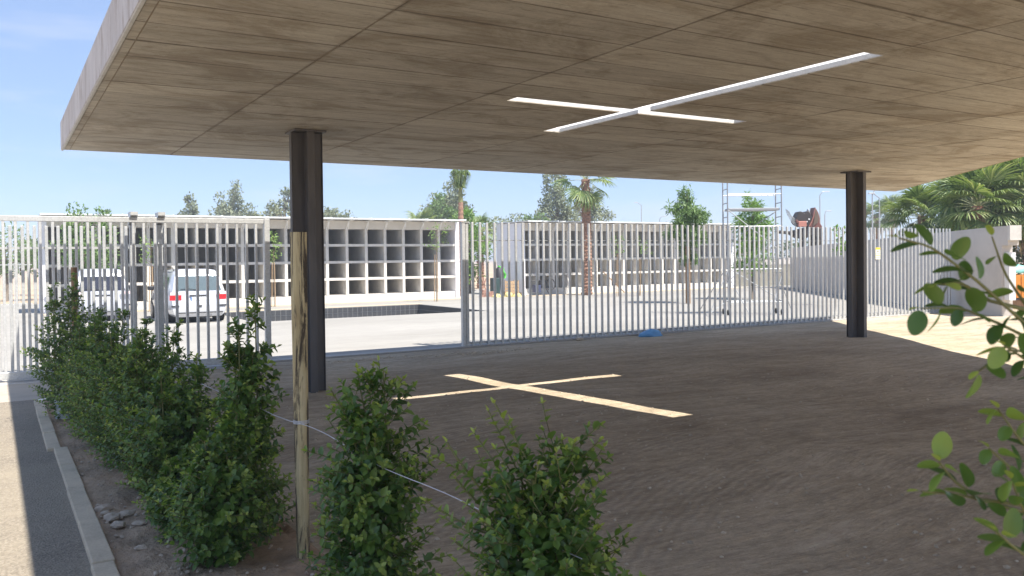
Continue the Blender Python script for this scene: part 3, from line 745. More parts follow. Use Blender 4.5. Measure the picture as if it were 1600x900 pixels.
# ------------------------------------------------------------------ cars
def car(label, loc, rz, paint, glass, L=4.6, Wd=.905, H=1.72, plate_dark=False, roofdark=False):
    t = thing('parked_car', label, 'car', loc, rz)
    # profile levels (z, half width factor)
    lev = [(.20, .84), (.30, .95), (.45, .985), (.62, 1.0), (.80, 1.0), (.93, .985), (1.02, .965), (1.25, .90), (1.48, .835), (H-.12, .775), (H-.04, .68), (H, .50)]
    def tail(z): # how far forward the tail face lies
        pts = [(.2, .06), (.3, .0), (.5, -.02), (.62, .0), (.64, .05), (.93, .09), (1.02, .12), (1.48, .30), (H-.12, .38), (H-.04, .46), (H, .62)]
        for (a, p), (b, q) in zip(pts, pts[1:]):
            if a <= z <= b: return p+(q-p)*(z-a)/(b-a)
        return pts[-1][1]
    def nose(z):
        pts = [(.2, 0), (.5, -.03), (.7, .05), (.93, .35), (1.02, .95), (1.48, 1.75), (H-.12, 1.95), (H-.04, 2.1), (H, 2.3)]
        for (a, p), (b, q) in zip(pts, pts[1:]):
            if a <= z <= b: return p+(q-p)*(z-a)/(b-a)
        return pts[-1][1]
    NS = 14
    v = []; f = []
    for s in range(NS):
        u = s/(NS-1)
        for z, w in lev:
            y0 = tail(z); y1 = L-nose(z); yv = y0+(y1-y0)*u
            hw = w*Wd
            e = min(yv-y0, (y1-yv)); k = 1-.10*math.exp(-e/.12)-(.10*math.exp(-(y1-yv)/.5) if z < 1.1 else 0)
            v.append((hw*k, yv, z))
    nl = len(lev)
    off = len(v); v += [(-x, y_, z) for x, y_, z in v]
    for s in range(NS-1):
        for i in range(nl-1):
            a = s*nl+i; f.append((a, a+nl, a+nl+1, a+1)); f.append((off+a, off+a+1, off+a+nl+1, off+a+nl))
        a = s*nl+nl-1; f.append((a, a+nl, off+a+nl, off+a))
        a = s*nl; f.append((a, off+a, off+a+nl, a+nl))
    for i in range(nl-1):
        f.append((i, i+1, off+i+1, off+i)); a = (NS-1)*nl+i; f.append((a, off+a, off+a+1, a+1))
    b = mesh_ob('body', v, f, paint, t, True)
    b.modifiers.new('edge', 'EDGE_SPLIT').split_angle = math.radians(48)
    def hw_at(z):
        for (a, p), (c, q) in zip(lev, lev[1:]):
            if a <= z <= c: return Wd*(p+(q-p)*(z-a)/(c-a))
        return Wd*.5
    def tail_panel(name, mat, z0, z1, f0, f1, out, nz=4, nx=8, par=t, top_in=0):
        v = []; fc = []
        for i in range(nz+1):
            z = z0+(z1-z0)*i/nz
            for j in range(nx+1):
                k = (f0+(f1-f0)*j/nx)*(1-top_in*i/nz)
                x = k*hw_at(z)*.9
                cur = .10*abs(k)**4
                v.append((x, tail(z)-out+cur*.0, z))
        for i in range(nz):
            for j in range(nx):
                a = i*(nx+1)+j; fc.append((a, a+1, a+nx+2, a+nx+1))
        n0 = len(v); v += [(x, y_+.03, z) for x, y_, z in v]
        fc += [tuple(reversed([q+n0 for q in c])) for c in fc]
        ring = [j for j in range(nx+1)]+[i*(nx+1)+nx for i in range(1, nz+1)]+[nz*(nx+1)+j for j in range(nx-1, -1, -1)]+[i*(nx+1) for i in range(nz-1, 0, -1)]
        for a, c in zip(ring, ring[1:]+ring[:1]): fc.append((a, a+n0, c+n0, c))
        return mesh_ob(name, v, fc, mat, par, False)
    tail_panel('rear_window', glass, 1.03, 1.50, -.90, .90, .012, top_in=.03)
    for sgn in (-1, 1):
        lt = tail_panel('tail_light', M['rim'] if roofdark else M['redlight'], .74, .90, sgn*.66, sgn*1.09, .03, 2, 3)
        tail_panel('lamp_lens', M['clearlight'], .90, .99, sgn*.80, sgn*1.085, .03, 2, 3, par=lt)
        # side windows
        m = MB()
        for (a, b_, w0, w1) in ((.62, 1.55, .0, .0), (1.62, 2.55, 0, 0), (2.62, 3.15, 0, .28)):
            i = len(m.v); x0 = hw_at(1.06)+.006; x1 = hw_at(1.46)+.004
            m.v += [(sgn*x0, a+.0, 1.06), (sgn*x0, b_+w1, 1.06), (sgn*x1, b_-w1, 1.46), (sgn*x1, a+.1, 1.46)]
            m.f.append((i, i+1, i+2, i+3))
        sw = m.build('side_window', glass, t)
        so_ = sw.modifiers.new('thick', 'SOLIDIFY'); so_.thickness = .01
        # wheels
        for yw in (.85, L-.85):
            w = MB().tube([(sgn*.60, yw, .31), (sgn*(Wd-.02), yw, .31)], .31, 20).build('wheel', M['rubber'], t, False)
            MB().tube([(sgn*(Wd-.03), yw, .31), (sgn*(Wd-.005), yw, .31)], .20, 16).build('rim', M['rim'], w)
            MB().tube([(sgn*(Wd*.955), yw, .34), (sgn*(Wd*.985), yw, .34)], .36, 20).build('wheel_arch', M['blackplastic'], t)
        # mirror
        mr = MB(); mr.box(min(sgn*.93, sgn*1.13), max(sgn*.93, sgn*1.13), L-1.72, L-1.60, 1.0, 1.14)
        bevel(mr.build('door_mirror', M['blackplastic'], t), .03)
        # roof rail
        MB().tube([(sgn*.64, .75, H-.045), (sgn*.65, .85, H+.045), (sgn*.65, 2.5, H+.06), (sgn*.64, 2.65, H-.02)], .016, 6).build('roof_rail', M['blackplastic'], t)
        MB().box(min(sgn*.62, sgn*.85), max(sgn*.62, sgn*.85), -.035, .02, .52, .57).build('bumper_trim', M['blackplastic'], t)
    MB().box(-.9*.8, .9*.8, -.03, .03, .315, .345).build('bumper_edge', M['blackplastic'], t)
    MB().box(-.07, .07, -.04, .0, .52, .565).build('bumper_trim', M['blackplastic'], t)
    p = MB().box(-.26, .26, .03, .055, .72, .83).build('number_plate', M['plate'], t)
    MB().box(-.26, -.225, .026, .0295, .722, .828).build('plate_band', M['blue'], p)
    MB().box(-.29, .29, .035, .07, .86, .895).build('plate_lamp_strip', M['blackplastic'], t)
    MB().tube([(.0, .10, 1.04), (-.3, .11, 1.10), (-.55, .13, 1.08)], .009, 5).build('rear_wiper', M['blackplastic'], t)
    MB().tube([(.35, .02, .24), (.35, .3, .24)], .03, 8).build('exhaust', M['rim'], t)
    MB().box(-.55, .55, .25, L-.4, .16, .24).build('underbody', M['blackplastic'], t)
    return t
car('silver white people carrier parked tail-on behind the gate, nearer car with red tail lights', (5.42, 28.25, GZ), 0, M['carpaint'], M['glass'])
car('silver grey van with dark rear window parked further left beside the niches', (2.86, 30.9, GZ), math.radians(-1), M['carpaint2'], M['glassd'], L=4.3, H=1.76, roofdark=True)

# ------------------------------------------------------------------ foliage makers
def leaf_geo(V, F, LC, p, d, up, L, w, c, cup=.25, simple=False):
    """one pointed leaf at p growing along d, lying across side = d x up"""
    side = d.cross(up)
    if side.length < 1e-4: side = Vector((1, 0, 0))
    side.normalize(); nn = side.cross(d).normalized()
    b = len(V)
    if simple:
        V += [p, p+d*L*.5+side*w*.5+nn*w*cup, p+d*L, p+d*L*.5-side*w*.5+nn*w*cup]
        F += [(b, b+1, b+2), (b, b+2, b+3)]; LC += [c]*4
    else:
        dr = -nn*L*.10
        V += [p, p+d*L*.28+side*w*.40+nn*w*cup, p+d*L*.32, p+d*L*.28-side*w*.40+nn*w*cup,
              p+d*L*.66+side*w*.43+nn*w*cup*.7+dr*.4, p+d*L*.66+dr*.3, p+d*L*.66-side*w*.43+nn*w*cup*.7+dr*.4, p+d*L+dr]
        F += [(b, b+1, b+2), (b, b+2, b+3), (b+1, b+4, b+5, b+2), (b+2, b+5, b+6, b+3), (b+4, b+7, b+5), (b+5, b+7, b+6)]
        LC += [c]*8
def hedge_shrub(x, y_, zb, H, R, label, nsh, leafL=.038, seed=0, lean=(0, 0), prof=None, extra=(), indiv=0, spread=None, simple=False):
    rg = random.Random(seed)
    t = thing('hedge_shrub', label, 'shrub', (x, y_, zb), 0, 'young hedge shrubs in a row along the kerb')
    stems = MB(); V = []; F = []; LC = []
    leaves = []
    def shoot(p, d, L, young, th=.0022, lf=leafL):
        n = max(4, int(L/(lf*.62)))
        pts = [p.copy()]; q = p.copy(); dd = d.copy()
        bend = Vector((rg.uniform(-.4, .4), rg.uniform(-.4, .4), rg.uniform(.0, .5)))
        pa = rg.uniform(0, PI)
        for i in range(n):
            dd = (dd+bend*.10).normalized(); q = q+dd*(L/n); pts.append(q.copy())
            fr = (i+1)/n
            sd = dd.cross(Vector((0, 0, 1)) if abs(dd.z) < .95 else Vector((1, 0, 0))).normalized(); tt = dd.cross(sd)
            ang = pa+(PI/2)*(i % 2)+rg.uniform(-.3, .3)
            for s_ in (1, -1):
                if rg.random() < .10: continue
                o_ = (math.cos(ang)*sd+math.sin(ang)*tt)*s_
                ld = (o_*.85+dd*rg.uniform(.35, .8)+Vector((0, 0, rg.uniform(-.25, .12)))).normalized()
                sz = lf*rg.uniform(.7, 1.15)*(1.0 if fr < .75 else 1.0-.45*(fr-.75)/.25)
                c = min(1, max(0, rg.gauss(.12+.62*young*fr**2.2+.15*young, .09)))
                leaves.append((q.copy(), ld, (dd+Vector((0, 0, .8))).normalized(), sz, sz*rg.uniform(.58, .76), c))
        ld = dd
        leaves.append((q.copy(), ld, Vector((rg.random(), rg.random(), .3)), lf*.6, lf*.25, min(1, .5+.4*young)))
        k = max(2, len(pts)//3)
        stems.tube([pts[0]]+pts[2::k]+[pts[-1]], [th]*(2+len(pts[2::k])), 4, False)
    prof = prof or (lambda h: (.55+.75*math.sin(PI*min(1, h*1.12+.08)))*(1 if h < .75 else 1-.75*(h-.75)/.25))
    mains = []
    for k in range(5):
        a = k*1.256+rg.uniform(-.4, .4)
        top = Vector((R*.35*math.cos(a)+lean[0], R*.35*math.sin(a)+lean[1], H*rg.uniform(.75, .97) if k else H))
        base = Vector((.03*math.cos(a), .03*math.sin(a), -.02)); mid = base.lerp(top, .5)+Vector((rg.uniform(-.04, .04), rg.uniform(-.04, .04), 0))
        mains.append((base, mid, top)); stems.tube([base, mid, top], [.009, .006, .003], 5, False)
    for i in range(nsh):
        h = ((i+.5)/nsh)**.95*.97+.01
        b_, m_, t_ = rg.choice(mains); hh = min(1, h*rg.uniform(.9, 1.05))
        p = (b_.lerp(m_, hh*2) if hh < .5 else m_.lerp(t_, hh*2-1))
        a = i*2.39996+rg.uniform(-.3, .3)
        rr = R*prof(h)*rg.uniform(.72, 1.12)
        L = max(.05, rr*rg.uniform(.6, .85))
        up = rg.uniform(.15, .75) if h < .8 else rg.uniform(.6, 1.8)
        d = Vector((math.cos(a), math.sin(a), up)).normalized()
        start = p+Vector((math.cos(a), math.sin(a), 0))*rr*rg.uniform(0, .25)
        shoot(start, d, L, rg.choice((.2, .35, .6, 1.0)))
    for (p, d, L) in extra:
        for q in range(1):
            shoot(Vector(p), Vector(d).normalized(), L, 1.0, .0035)
    stems.build('stems', M['greenstem'], t, True)
    leaves.sort(key=lambda l: (Vector((x, y_, zb))+l[0]).length)
    ind = leaves[:indiv] if indiv else []
    if indiv:
        for (p, d, up, L, w, c) in ind:
            v = []; f = []; lc = []
            leaf_geo(v, f, lc, Vector((0, 0, 0)), d, up, L, w, c)
            o = mesh_ob('leaf', v, f, M['hedgeleaf'], t, True, lc); o.location = p
    for (p, d, up, L, w, c) in leaves[len(ind):]: leaf_geo(V, F, LC, p, d, up, L, w, c, simple=simple)
    if F:
        o = mesh_ob('foliage', V, F, M['hedgeleaf'], t, True, LC); stuff(o)
    return t
bed = lambda y_: -1.5-.0275*y_
hedge_shrub(.62, 11.1, bed(11.1), 1.70, .33, 'farthest and tallest shrub of the hedge row in front of the gate', 380, seed=1, leafL=.052, simple=True)
hedge_shrub(.80, 10.0, bed(10), 1.30, .33, 'second shrub from the gate end of the hedge row', 400, seed=2, leafL=.050, simple=True)
hedge_shrub(.86, 8.9, bed(8.9), 1.27, .40, 'third shrub from the gate end, bushy and merged with its neighbours', 420, seed=3, leafL=.049, simple=True)
hedge_shrub(.92, 7.8, bed(7.8), 1.22, .42, 'fourth shrub from the gate end, rounded on top', 420, seed=4, leafL=.048, simple=True)
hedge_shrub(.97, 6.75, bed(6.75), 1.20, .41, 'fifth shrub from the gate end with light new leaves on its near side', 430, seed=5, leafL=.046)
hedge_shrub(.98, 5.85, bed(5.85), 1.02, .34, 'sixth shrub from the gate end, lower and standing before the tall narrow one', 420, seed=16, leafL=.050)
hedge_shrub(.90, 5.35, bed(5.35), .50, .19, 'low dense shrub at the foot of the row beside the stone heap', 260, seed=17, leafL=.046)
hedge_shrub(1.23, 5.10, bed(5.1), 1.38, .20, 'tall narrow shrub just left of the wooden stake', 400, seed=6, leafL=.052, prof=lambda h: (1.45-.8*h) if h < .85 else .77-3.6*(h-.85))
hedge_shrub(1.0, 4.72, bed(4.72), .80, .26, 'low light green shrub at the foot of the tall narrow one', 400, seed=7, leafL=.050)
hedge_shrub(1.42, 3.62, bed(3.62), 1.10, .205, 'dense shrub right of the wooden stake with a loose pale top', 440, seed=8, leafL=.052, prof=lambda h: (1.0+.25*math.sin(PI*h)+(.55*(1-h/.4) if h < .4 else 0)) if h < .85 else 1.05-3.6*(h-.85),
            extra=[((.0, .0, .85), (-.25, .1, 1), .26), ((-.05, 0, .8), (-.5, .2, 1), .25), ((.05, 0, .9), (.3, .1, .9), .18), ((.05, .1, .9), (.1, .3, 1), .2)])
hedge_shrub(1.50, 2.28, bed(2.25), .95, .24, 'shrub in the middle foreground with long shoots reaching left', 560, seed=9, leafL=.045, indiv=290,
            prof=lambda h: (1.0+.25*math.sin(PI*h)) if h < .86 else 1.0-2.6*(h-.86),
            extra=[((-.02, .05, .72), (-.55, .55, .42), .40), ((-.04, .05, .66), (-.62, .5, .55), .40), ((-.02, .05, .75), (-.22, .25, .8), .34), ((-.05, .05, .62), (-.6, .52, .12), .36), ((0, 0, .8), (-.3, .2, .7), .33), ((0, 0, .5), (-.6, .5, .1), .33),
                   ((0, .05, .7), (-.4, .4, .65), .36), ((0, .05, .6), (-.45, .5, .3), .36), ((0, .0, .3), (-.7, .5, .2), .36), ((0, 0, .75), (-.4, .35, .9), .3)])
# nearest shrub, mostly outside the frame: its branches reach in from the right
def near_shrub():
    rg = random.Random(21)
    ox, oy = 1.62, .55
    t = thing('hedge_shrub', 'nearest shrub whose blurred leafy branches reach in from the right edge', 'shrub', (ox, oy, bed(.6)), 0, 'young hedge shrubs in a row along the kerb')
    zb = bed(.6); st = MB()
    st.tube([(0, 0, 0), (.01, .01, .6), (-.02, .03, 1.1), (-.02, .02, 1.5)], [.011, .010, .008, .005], 6)
    def P(u, v_, D):                                   # world point -> local
        return Vector((u-ox, v_-oy, D-zb))
    br = [[(1.297, 0.638, -0.136), (1.128, 0.648, -0.036), (1.039, 0.656, 0.009), (0.986, 0.666, 0.02)],
          [(1.091, 0.648, -0.017), (1.045, 0.653, 0.038), (1.026, 0.642, 0.064)],
          [(1.067, 0.651, -0.004), (1.02, 0.657, 0.038), (0.995, 0.649, 0.078)],
          [(1.297, 0.638, -0.14), (1.194, 0.654, -0.099), (1.119, 0.665, -0.074), (1.046, 0.674, -0.073)],
          [(1.318, 0.648, -0.128), (1.223, 0.661, -0.032), (1.178, 0.654, 0.022)],
          [(1.183, 0.661, -0.067), (1.119, 0.665, -0.039), (1.078, 0.667, -0.042)],
          [(1.283, 0.622, -0.152), (1.174, 0.631, -0.131), (1.11, 0.634, -0.157)],
          [(1.337, 0.649, -0.12), (1.246, 0.647, -0.042), (1.214, 0.643, -0.005)],
          [(1.229, 0.596, -0.18), (1.161, 0.603, -0.141), (1.119, 0.605, -0.122)],
          [(1.287, 0.616, -0.384), (1.159, 0.636, -0.345), (1.085, 0.646, -0.321), (1.023, 0.661, -0.311)],
          [(1.127, 0.644, -0.334), (1.078, 0.651, -0.302), (1.044, 0.649, -0.273)],
          [(1.302, 0.632, -0.321), (1.218, 0.637, -0.265), (1.161, 0.637, -0.214)],
          [(1.333, 0.647, -0.377), (1.233, 0.65, -0.315), (1.179, 0.66, -0.274)],
          [(1.224, 0.595, -0.443), (1.129, 0.595, -0.389), (1.084, 0.599, -0.357)],
          [(1.286, 0.616, -0.444), (1.189, 0.618, -0.355), (1.144, 0.611, -0.303)]]
    br = [q for i_, q in enumerate(br) if i_ not in (1, 2, 7)]
    for k, tw in enumerate(br):
        ctl = [P(*q) for q in tw]; pts = []
        for i in range(len(ctl)-1):
            for u in range(4): pts.append(ctl[i].lerp(ctl[i+1], u/4))
        pts.append(ctl[-1]); n = len(pts)-1
        sm = [pts[0]]+[(pts[i-1]+pts[i]*2+pts[i+1])/4 for i in range(1, n)]+[pts[n]]
        pts = sm
        st.tube(pts, [.0026-.0014*i/n for i in range(n+1)], 6)
        for i in range(1, n+1):
            d = (pts[i]-pts[i-1]).normalized(); p = pts[i]
            sd = d.cross(Vector((0, 0, 1))).normalized(); tt = sd.cross(d).normalized()
            for s_ in (1, -1):
                if rg.random() < .50: continue
                o_ = ((sd if i % 2 else tt)*s_+tt*rg.uniform(-.4, .4)+sd*rg.uniform(-.4, .4))
                ld = (o_+d*rg.uniform(.3, .9)+Vector((0, 0, -.15))).normalized()
                L = rg.uniform(.030, .050)
                fr = i/n
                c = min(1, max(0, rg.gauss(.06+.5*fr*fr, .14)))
                v = []; f = []; lc = []
                leaf_geo(v, f, lc, Vector((0, 0, 0)), ld, (tt+Vector((rg.uniform(-.6, .6), rg.uniform(-.6, .6), .2))).normalized(), L, L*rg.uniform(.52, .7), c, .2)
                o = mesh_ob('leaf', v, f, M['hedgeleaf'], t, True, lc); o.location = p
                sb = o.modifiers.new('round', 'SUBSURF'); sb.levels = 2; sb.render_levels = 2
        v = []; f = []; lc = []
        leaf_geo(v, f, lc, Vector((0, 0, 0)), (pts[-1]-pts[-2]).normalized(), Vector((0, 0, 1)), .026, .013, .8, .2)
        o = mesh_ob('leaf', v, f, M['hedgeleaf'], t, True, lc); o.location = pts[-1]
        sb = o.modifiers.new('round', 'SUBSURF'); sb.levels = 2; sb.render_levels = 2
    # boughs joining the twigs to the stem (outside the frame)
    for tw in br:
        a = P(*tw[0]); st.tube([Vector((-.02, .02, a.z-.25)), a.lerp(Vector((0, 0, a.z-.1)), .4), a], [.006, .004, .0027], 6)
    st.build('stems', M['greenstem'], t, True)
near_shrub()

# wooden stakes and the cord tied to them
def stake(x, y_, zb, zt, w0, w1, label, mat):
    t = thing('wooden_stake', label, 'stake', (x, y_, zb), 0, 'wooden stakes along the hedge')
    v = []; f = []; n = 10; H = zt-zb; K = 8
    for k in range(K+1):
        s = k/K; w = w0+(w1-w0)*s
        for j in range(n):
            a = 2*PI*j/n; r = w/2*(1+.04*mn.noise(Vector((math.cos(a)*2, math.sin(a)*2, k*.7))))
            v.append((r*math.cos(a), r*math.sin(a), H*s-(.15 if k == 0 else 0)))
    for k in range(K):
        for j in range(n): q = (j+1) % n; f.append((k*n+j, k*n+q, (k+1)*n+q, (k+1)*n+j))
    f.append(tuple(range(K*n, K*n+n)))
    o = mesh_ob('shaft', v, f, mat, t, True); o.modifiers.new('e', 'EDGE_SPLIT').split_angle = math.radians(50)
    if y_ < 6:
        m = MB()
        for z in (.745, .752, .759):
            m.tube([(w0*.56*math.cos(a)*1.02, w0*.56*math.sin(a)*1.02, z) for a in [i*PI/8 for i in range(17)]], .0022, 5)
        m.build('cord_knot', M['cable'], t)
    return t
stake(1.38, 4.50, bed(4.5), .155, .072, .094, 'tall pale wooden stake with black weathering stains among the shrubs', M['stake'])
stake(.83, 12.6, bed(12.6), -.05, .07, .075, 'distant brown wooden stake behind the farthest shrub', M['brownwood'])
c = MB()
pts = [(.84, 12.6, -.62)]
for i in range(1, 30):
    s = i/29; yv = 12.6-(12.6-4.55)*s; pts.append((.84+.50*s, yv, -.62-.255*s-.10*math.sin(PI*s)+.006*rnd.uniform(-1, 1)))
pts += [(1.345, 4.5, -.872)]
for i in range(1, 26):
    s = i/25*.62; yv = 4.45-(4.45-.6)*s; pts.append((1.36+.20*s+.008*math.sin(s*21), yv, -.872-.035*math.sin(PI*s)+.008*math.sin(s*17)))
c.tube(pts, .0018, 6)
tag(c.build('white_cord', M['cable'], None, True), 'thin white cord strung from the wooden stake through the shrubs', 'cord')

# water jug by the far shrubs
jg = thing('plastic_water_jug', 'white plastic water jug standing by the kerb next to the far shrubs', 'jug', (.60, 11.1, bed(11.1)))
m = MB(); m.tube([(0, 0, 0), (0, 0, .02), (0, 0, .12), (0, 0, .24), (0, 0, .29), (0, 0, .33), (0, 0, .36)], [.085, .098, .10, .098, .07, .035, .03], 14)
m.build('jug_body', M['whiteplastic'], jg, True)
m = MB(); m.tube([(0, 0, .36), (0, 0, .40)], .036, 12); m.build('cap', M['bottleblue'], jg)
m = MB(); m.tube([(0, 0, .13), (0, 0, .21)], .1015, 14, False); m.build('label_band', simple('pale_label', (.45, .52, .62), .5), jg)
# blue sack at the fence
bm = bmesh.new(); bmesh.ops.create_icosphere(bm, subdivisions=4, radius=1)
for v in bm.verts:
    q = v.co.copy(); k = 1+.16*mn.noise(q*1.6)+.06*mn.noise(q*5)
    v.co = Vector((q.x*.34*k, q.y*.2*k, max(-.01, q.z*.17*k*(1-.25*abs(q.x)))))
me = bpy.data.meshes.new('blue_sack'); bm.to_mesh(me); bm.free(); me.materials.append(M['sackblue'])
me.polygons.foreach_set('use_smooth', [True]*len(me.polygons))
o = bpy.data.objects.new('blue_sack', me); COL.objects.link(o); o.location = (13.5, 15.75, gz(13.5, 15.75)+.01)
tag(o, 'crumpled blue plastic sack lying on the ground against the fence', 'sack')
# crumpled paper left of it
bm = bmesh.new(); bmesh.ops.create_icosphere(bm, subdivisions=3, radius=1)
for v in bm.verts:
    q = v.co.copy(); k = 1+.4*mn.noise(q*2.3+Vector((5, 5, 5))); v.co = Vector((q.x*.1*k, q.y*.08*k, max(-.01, q.z*.06*k)))
me = bpy.data.meshes.new('rubble_lump'); bm.to_mesh(me); bm.free(); me.materials.append(M['kerb'])
o = bpy.data.objects.new('rubble_lump', me); COL.objects.link(o); o.location = (11.55, 16.0, gz(11.5, 16.0)+.01)
tag(o, 'small grey lump of rubble at the foot of the fence left of the blue sack', 'rubble')

# ------------------------------------------------------------------ scaffold tower
sc = thing('scaffold_tower', 'aluminium mobile scaffold tower standing in the yard behind the fence', 'scaffold', (20.33, 19.87, GZ), math.radians(-31.5))
# local: x to the right of the view, y away
WX, WY = 1.76, .62
for i, xx in enumerate((0, WX)):
    for j, yv in enumerate((0, WY)):
        MB().tube([(xx, yv, .28), (xx, yv, 5.2)], .025, 8).build('standard', M['alu'], sc)
        MB().tube([(xx, yv, .10), (xx, yv, .30)], .015, 6).build('jack_leg', M['alu'], sc)
        MB().tube([(xx-.03, yv+.0, .09), (xx+.03, yv, .09)], .09, 12).build('castor', M['rubber'], sc)
    k = .45
    m = MB()
    while k < 5.1: m.tube([(xx, 0, k), (xx, WY, k)], .018, 6); k += .46
    m.build('end_frame_rungs', M['alu'], sc)
for z, yv in ((.42, 0), (.42, WY), (1.5, 0), (2.90, 0), (3.95, 0), (3.95, WY), (3.46, WY), (2.90, WY)):
    MB().tube([(0, yv, z), (WX, yv, z)], .018, 6).build('ledger', M['alu'], sc)
bevel(MB().box(.05, WX-.05, 0.03, WY-.02, 3.42, 3.50).build('deck', M['alu'], sc), .01)
for a, b in (((0, 0, 3.45), (WX, 0, 2.05)), ((WX, WY, 3.40), (.2, WY, 2.4)), ((0, 0, 1.55), (WX, 0, .45)), ((WX, WY, 2.5), (0, WY, .95)), ((0, WY, 4.5), (WX*.8, WY, 5.2)), ((WX, 0, 4.6), (.3, 0, 5.2))):
    MB().tube([a, b], .016, 6).build('diagonal_brace', M['alu'], sc)
for a, b in (((0, 0, 1.5), (-.75, -.55, .06)), ((0, WY, 1.4), (-.7, 1.2, .06)), ((WX, WY, 1.4), (WX+.7, 1.2, .06)), ((0, 0, .5), (-.72, -.52, .10)), ((WX, 0, 1.3), (1.1, -.9, .06)), ((0, 0, 1.3), (.45, -.9, .06))):
    MB().tube([a, b], .014, 6).build('stabiliser', M['alu'], sc)

# ------------------------------------------------------------------ rusty grab bucket on a lorry crane (beyond the wall)
gr = thing('grab_bucket', 'rusty open clamshell grab bucket rising above the grey wall', 'grab', (40.2, 34.1, 0), math.radians(-31.5))
def zx(X, Y): return ((X/9-38)*.0385, 2.53-(Y/9-22)*.0385)
def slab_poly(pts, y0, y1, name, mat, parent):
    p = [zx(*q) for q in pts]; n = len(p); m = MB()
    m.v = [(x, y0, z) for x, z in p]+[(x, y1, z) for x, z in p]
    m.f = [tuple(range(n)), tuple(reversed(range(n, 2*n)))]+[(i, i+n, (i+1) % n+n, (i+1) % n) for i in range(n)]
    return bevel(m.build(name, mat, parent), .03, 1)
slab_poly([(352, 322), (372, 268), (395, 225), (415, 190), (435, 188), (455, 196), (490, 216), (510, 186), (545, 192), (572, 225), (588, 262), (590, 320), (575, 365), (545, 400), (500, 400), (430, 400), (378, 362)], -.35, .45, 'grab_shell', M['darkrust'], gr)
slab_poly([(385, 325), (498, 325), (498, 402), (385, 402)], -.55, -.36, 'grab_cheek', M['rustlight'], gr)
slab_poly([(352, 310), (372, 300), (392, 330), (385, 365), (360, 345)], -.52, -.37, 'grab_cheek', M['rust'], gr)
slab_poly([(560, 430), (590, 350), (610, 290), (622, 200), (635, 130), (660, 160), (688, 215), (705, 290), (703, 350), (735, 392), (738, 440)], -.25, .5, 'grab_claw', M['rust'], gr)
slab_poly([(552, 402), (592, 318), (612, 262), (625, 180), (632, 132), (618, 180), (600, 262), (575, 330), (542, 396)], -.42, -.26, 'claw_edge', M['rustlight'], gr)
slab_poly([(632, 150), (652, 175), (676, 240), (684, 310), (670, 350), (600, 400), (620, 300)], -.30, -.262, 'claw_plate', simple('olive_rusty_plate', (.12, .085, .06), .7), gr)
slab_poly([(540, 180), (552, 150), (585, 225), (600, 270), (588, 300), (580, 250)], -.20, .05, 'grab_blade', M['alu'], gr)
for X, Y, r in ((542, 298, .045), (515, 332, .035)):
    x, z = zx(X, Y); m = MB(); m.tube([(x, -.36, z), (x, -.43, z)], r, 10); m.build('pin', M['whitepaint'], gr)
slab_poly([(110, 455), (160, 450), (300, 460), (540, 402), (735, 430), (740, 480), (700, 540), (560, 520), (520, 560), (400, 560), (300, 500), (130, 485)], -.3, .3, 'crane_boom', M['darkrust'], gr)
slab_poly([(482, 540), (520, 540), (520, 900), (482, 900)], -.2, .2, 'crane_post', M['darkrust'], gr)
slab_poly([(600, 500), (735, 470), (745, 900), (610, 900)], -.1, .3, 'crane_frame', M['darkrust'], gr)
m = MB()
for k in range(4):
    x0, z0 = zx(232+14*k, 150+12*k); x1, z1 = zx(300+18*k, 290-6*k); x2, z2 = zx(372, 400-18*k)
    m.tube([(x0, -.3, z0), (x0*.5+x1*.5-.06, -.3, z0*.5+z1*.5-.05), (x1, -.3, z1-.1), (x2, -.3, z2)], .02, 5)
for k in range(9):
    u = k/8; x0, z0 = zx(228+130*u, 180+225*u); x1, z1 = zx(262+120*u, 170+190*u); m.bar((x0, -.3, z0), (x1, -.3, z1), .02, .02)
m.build('hose_guard', M['alu'], gr)

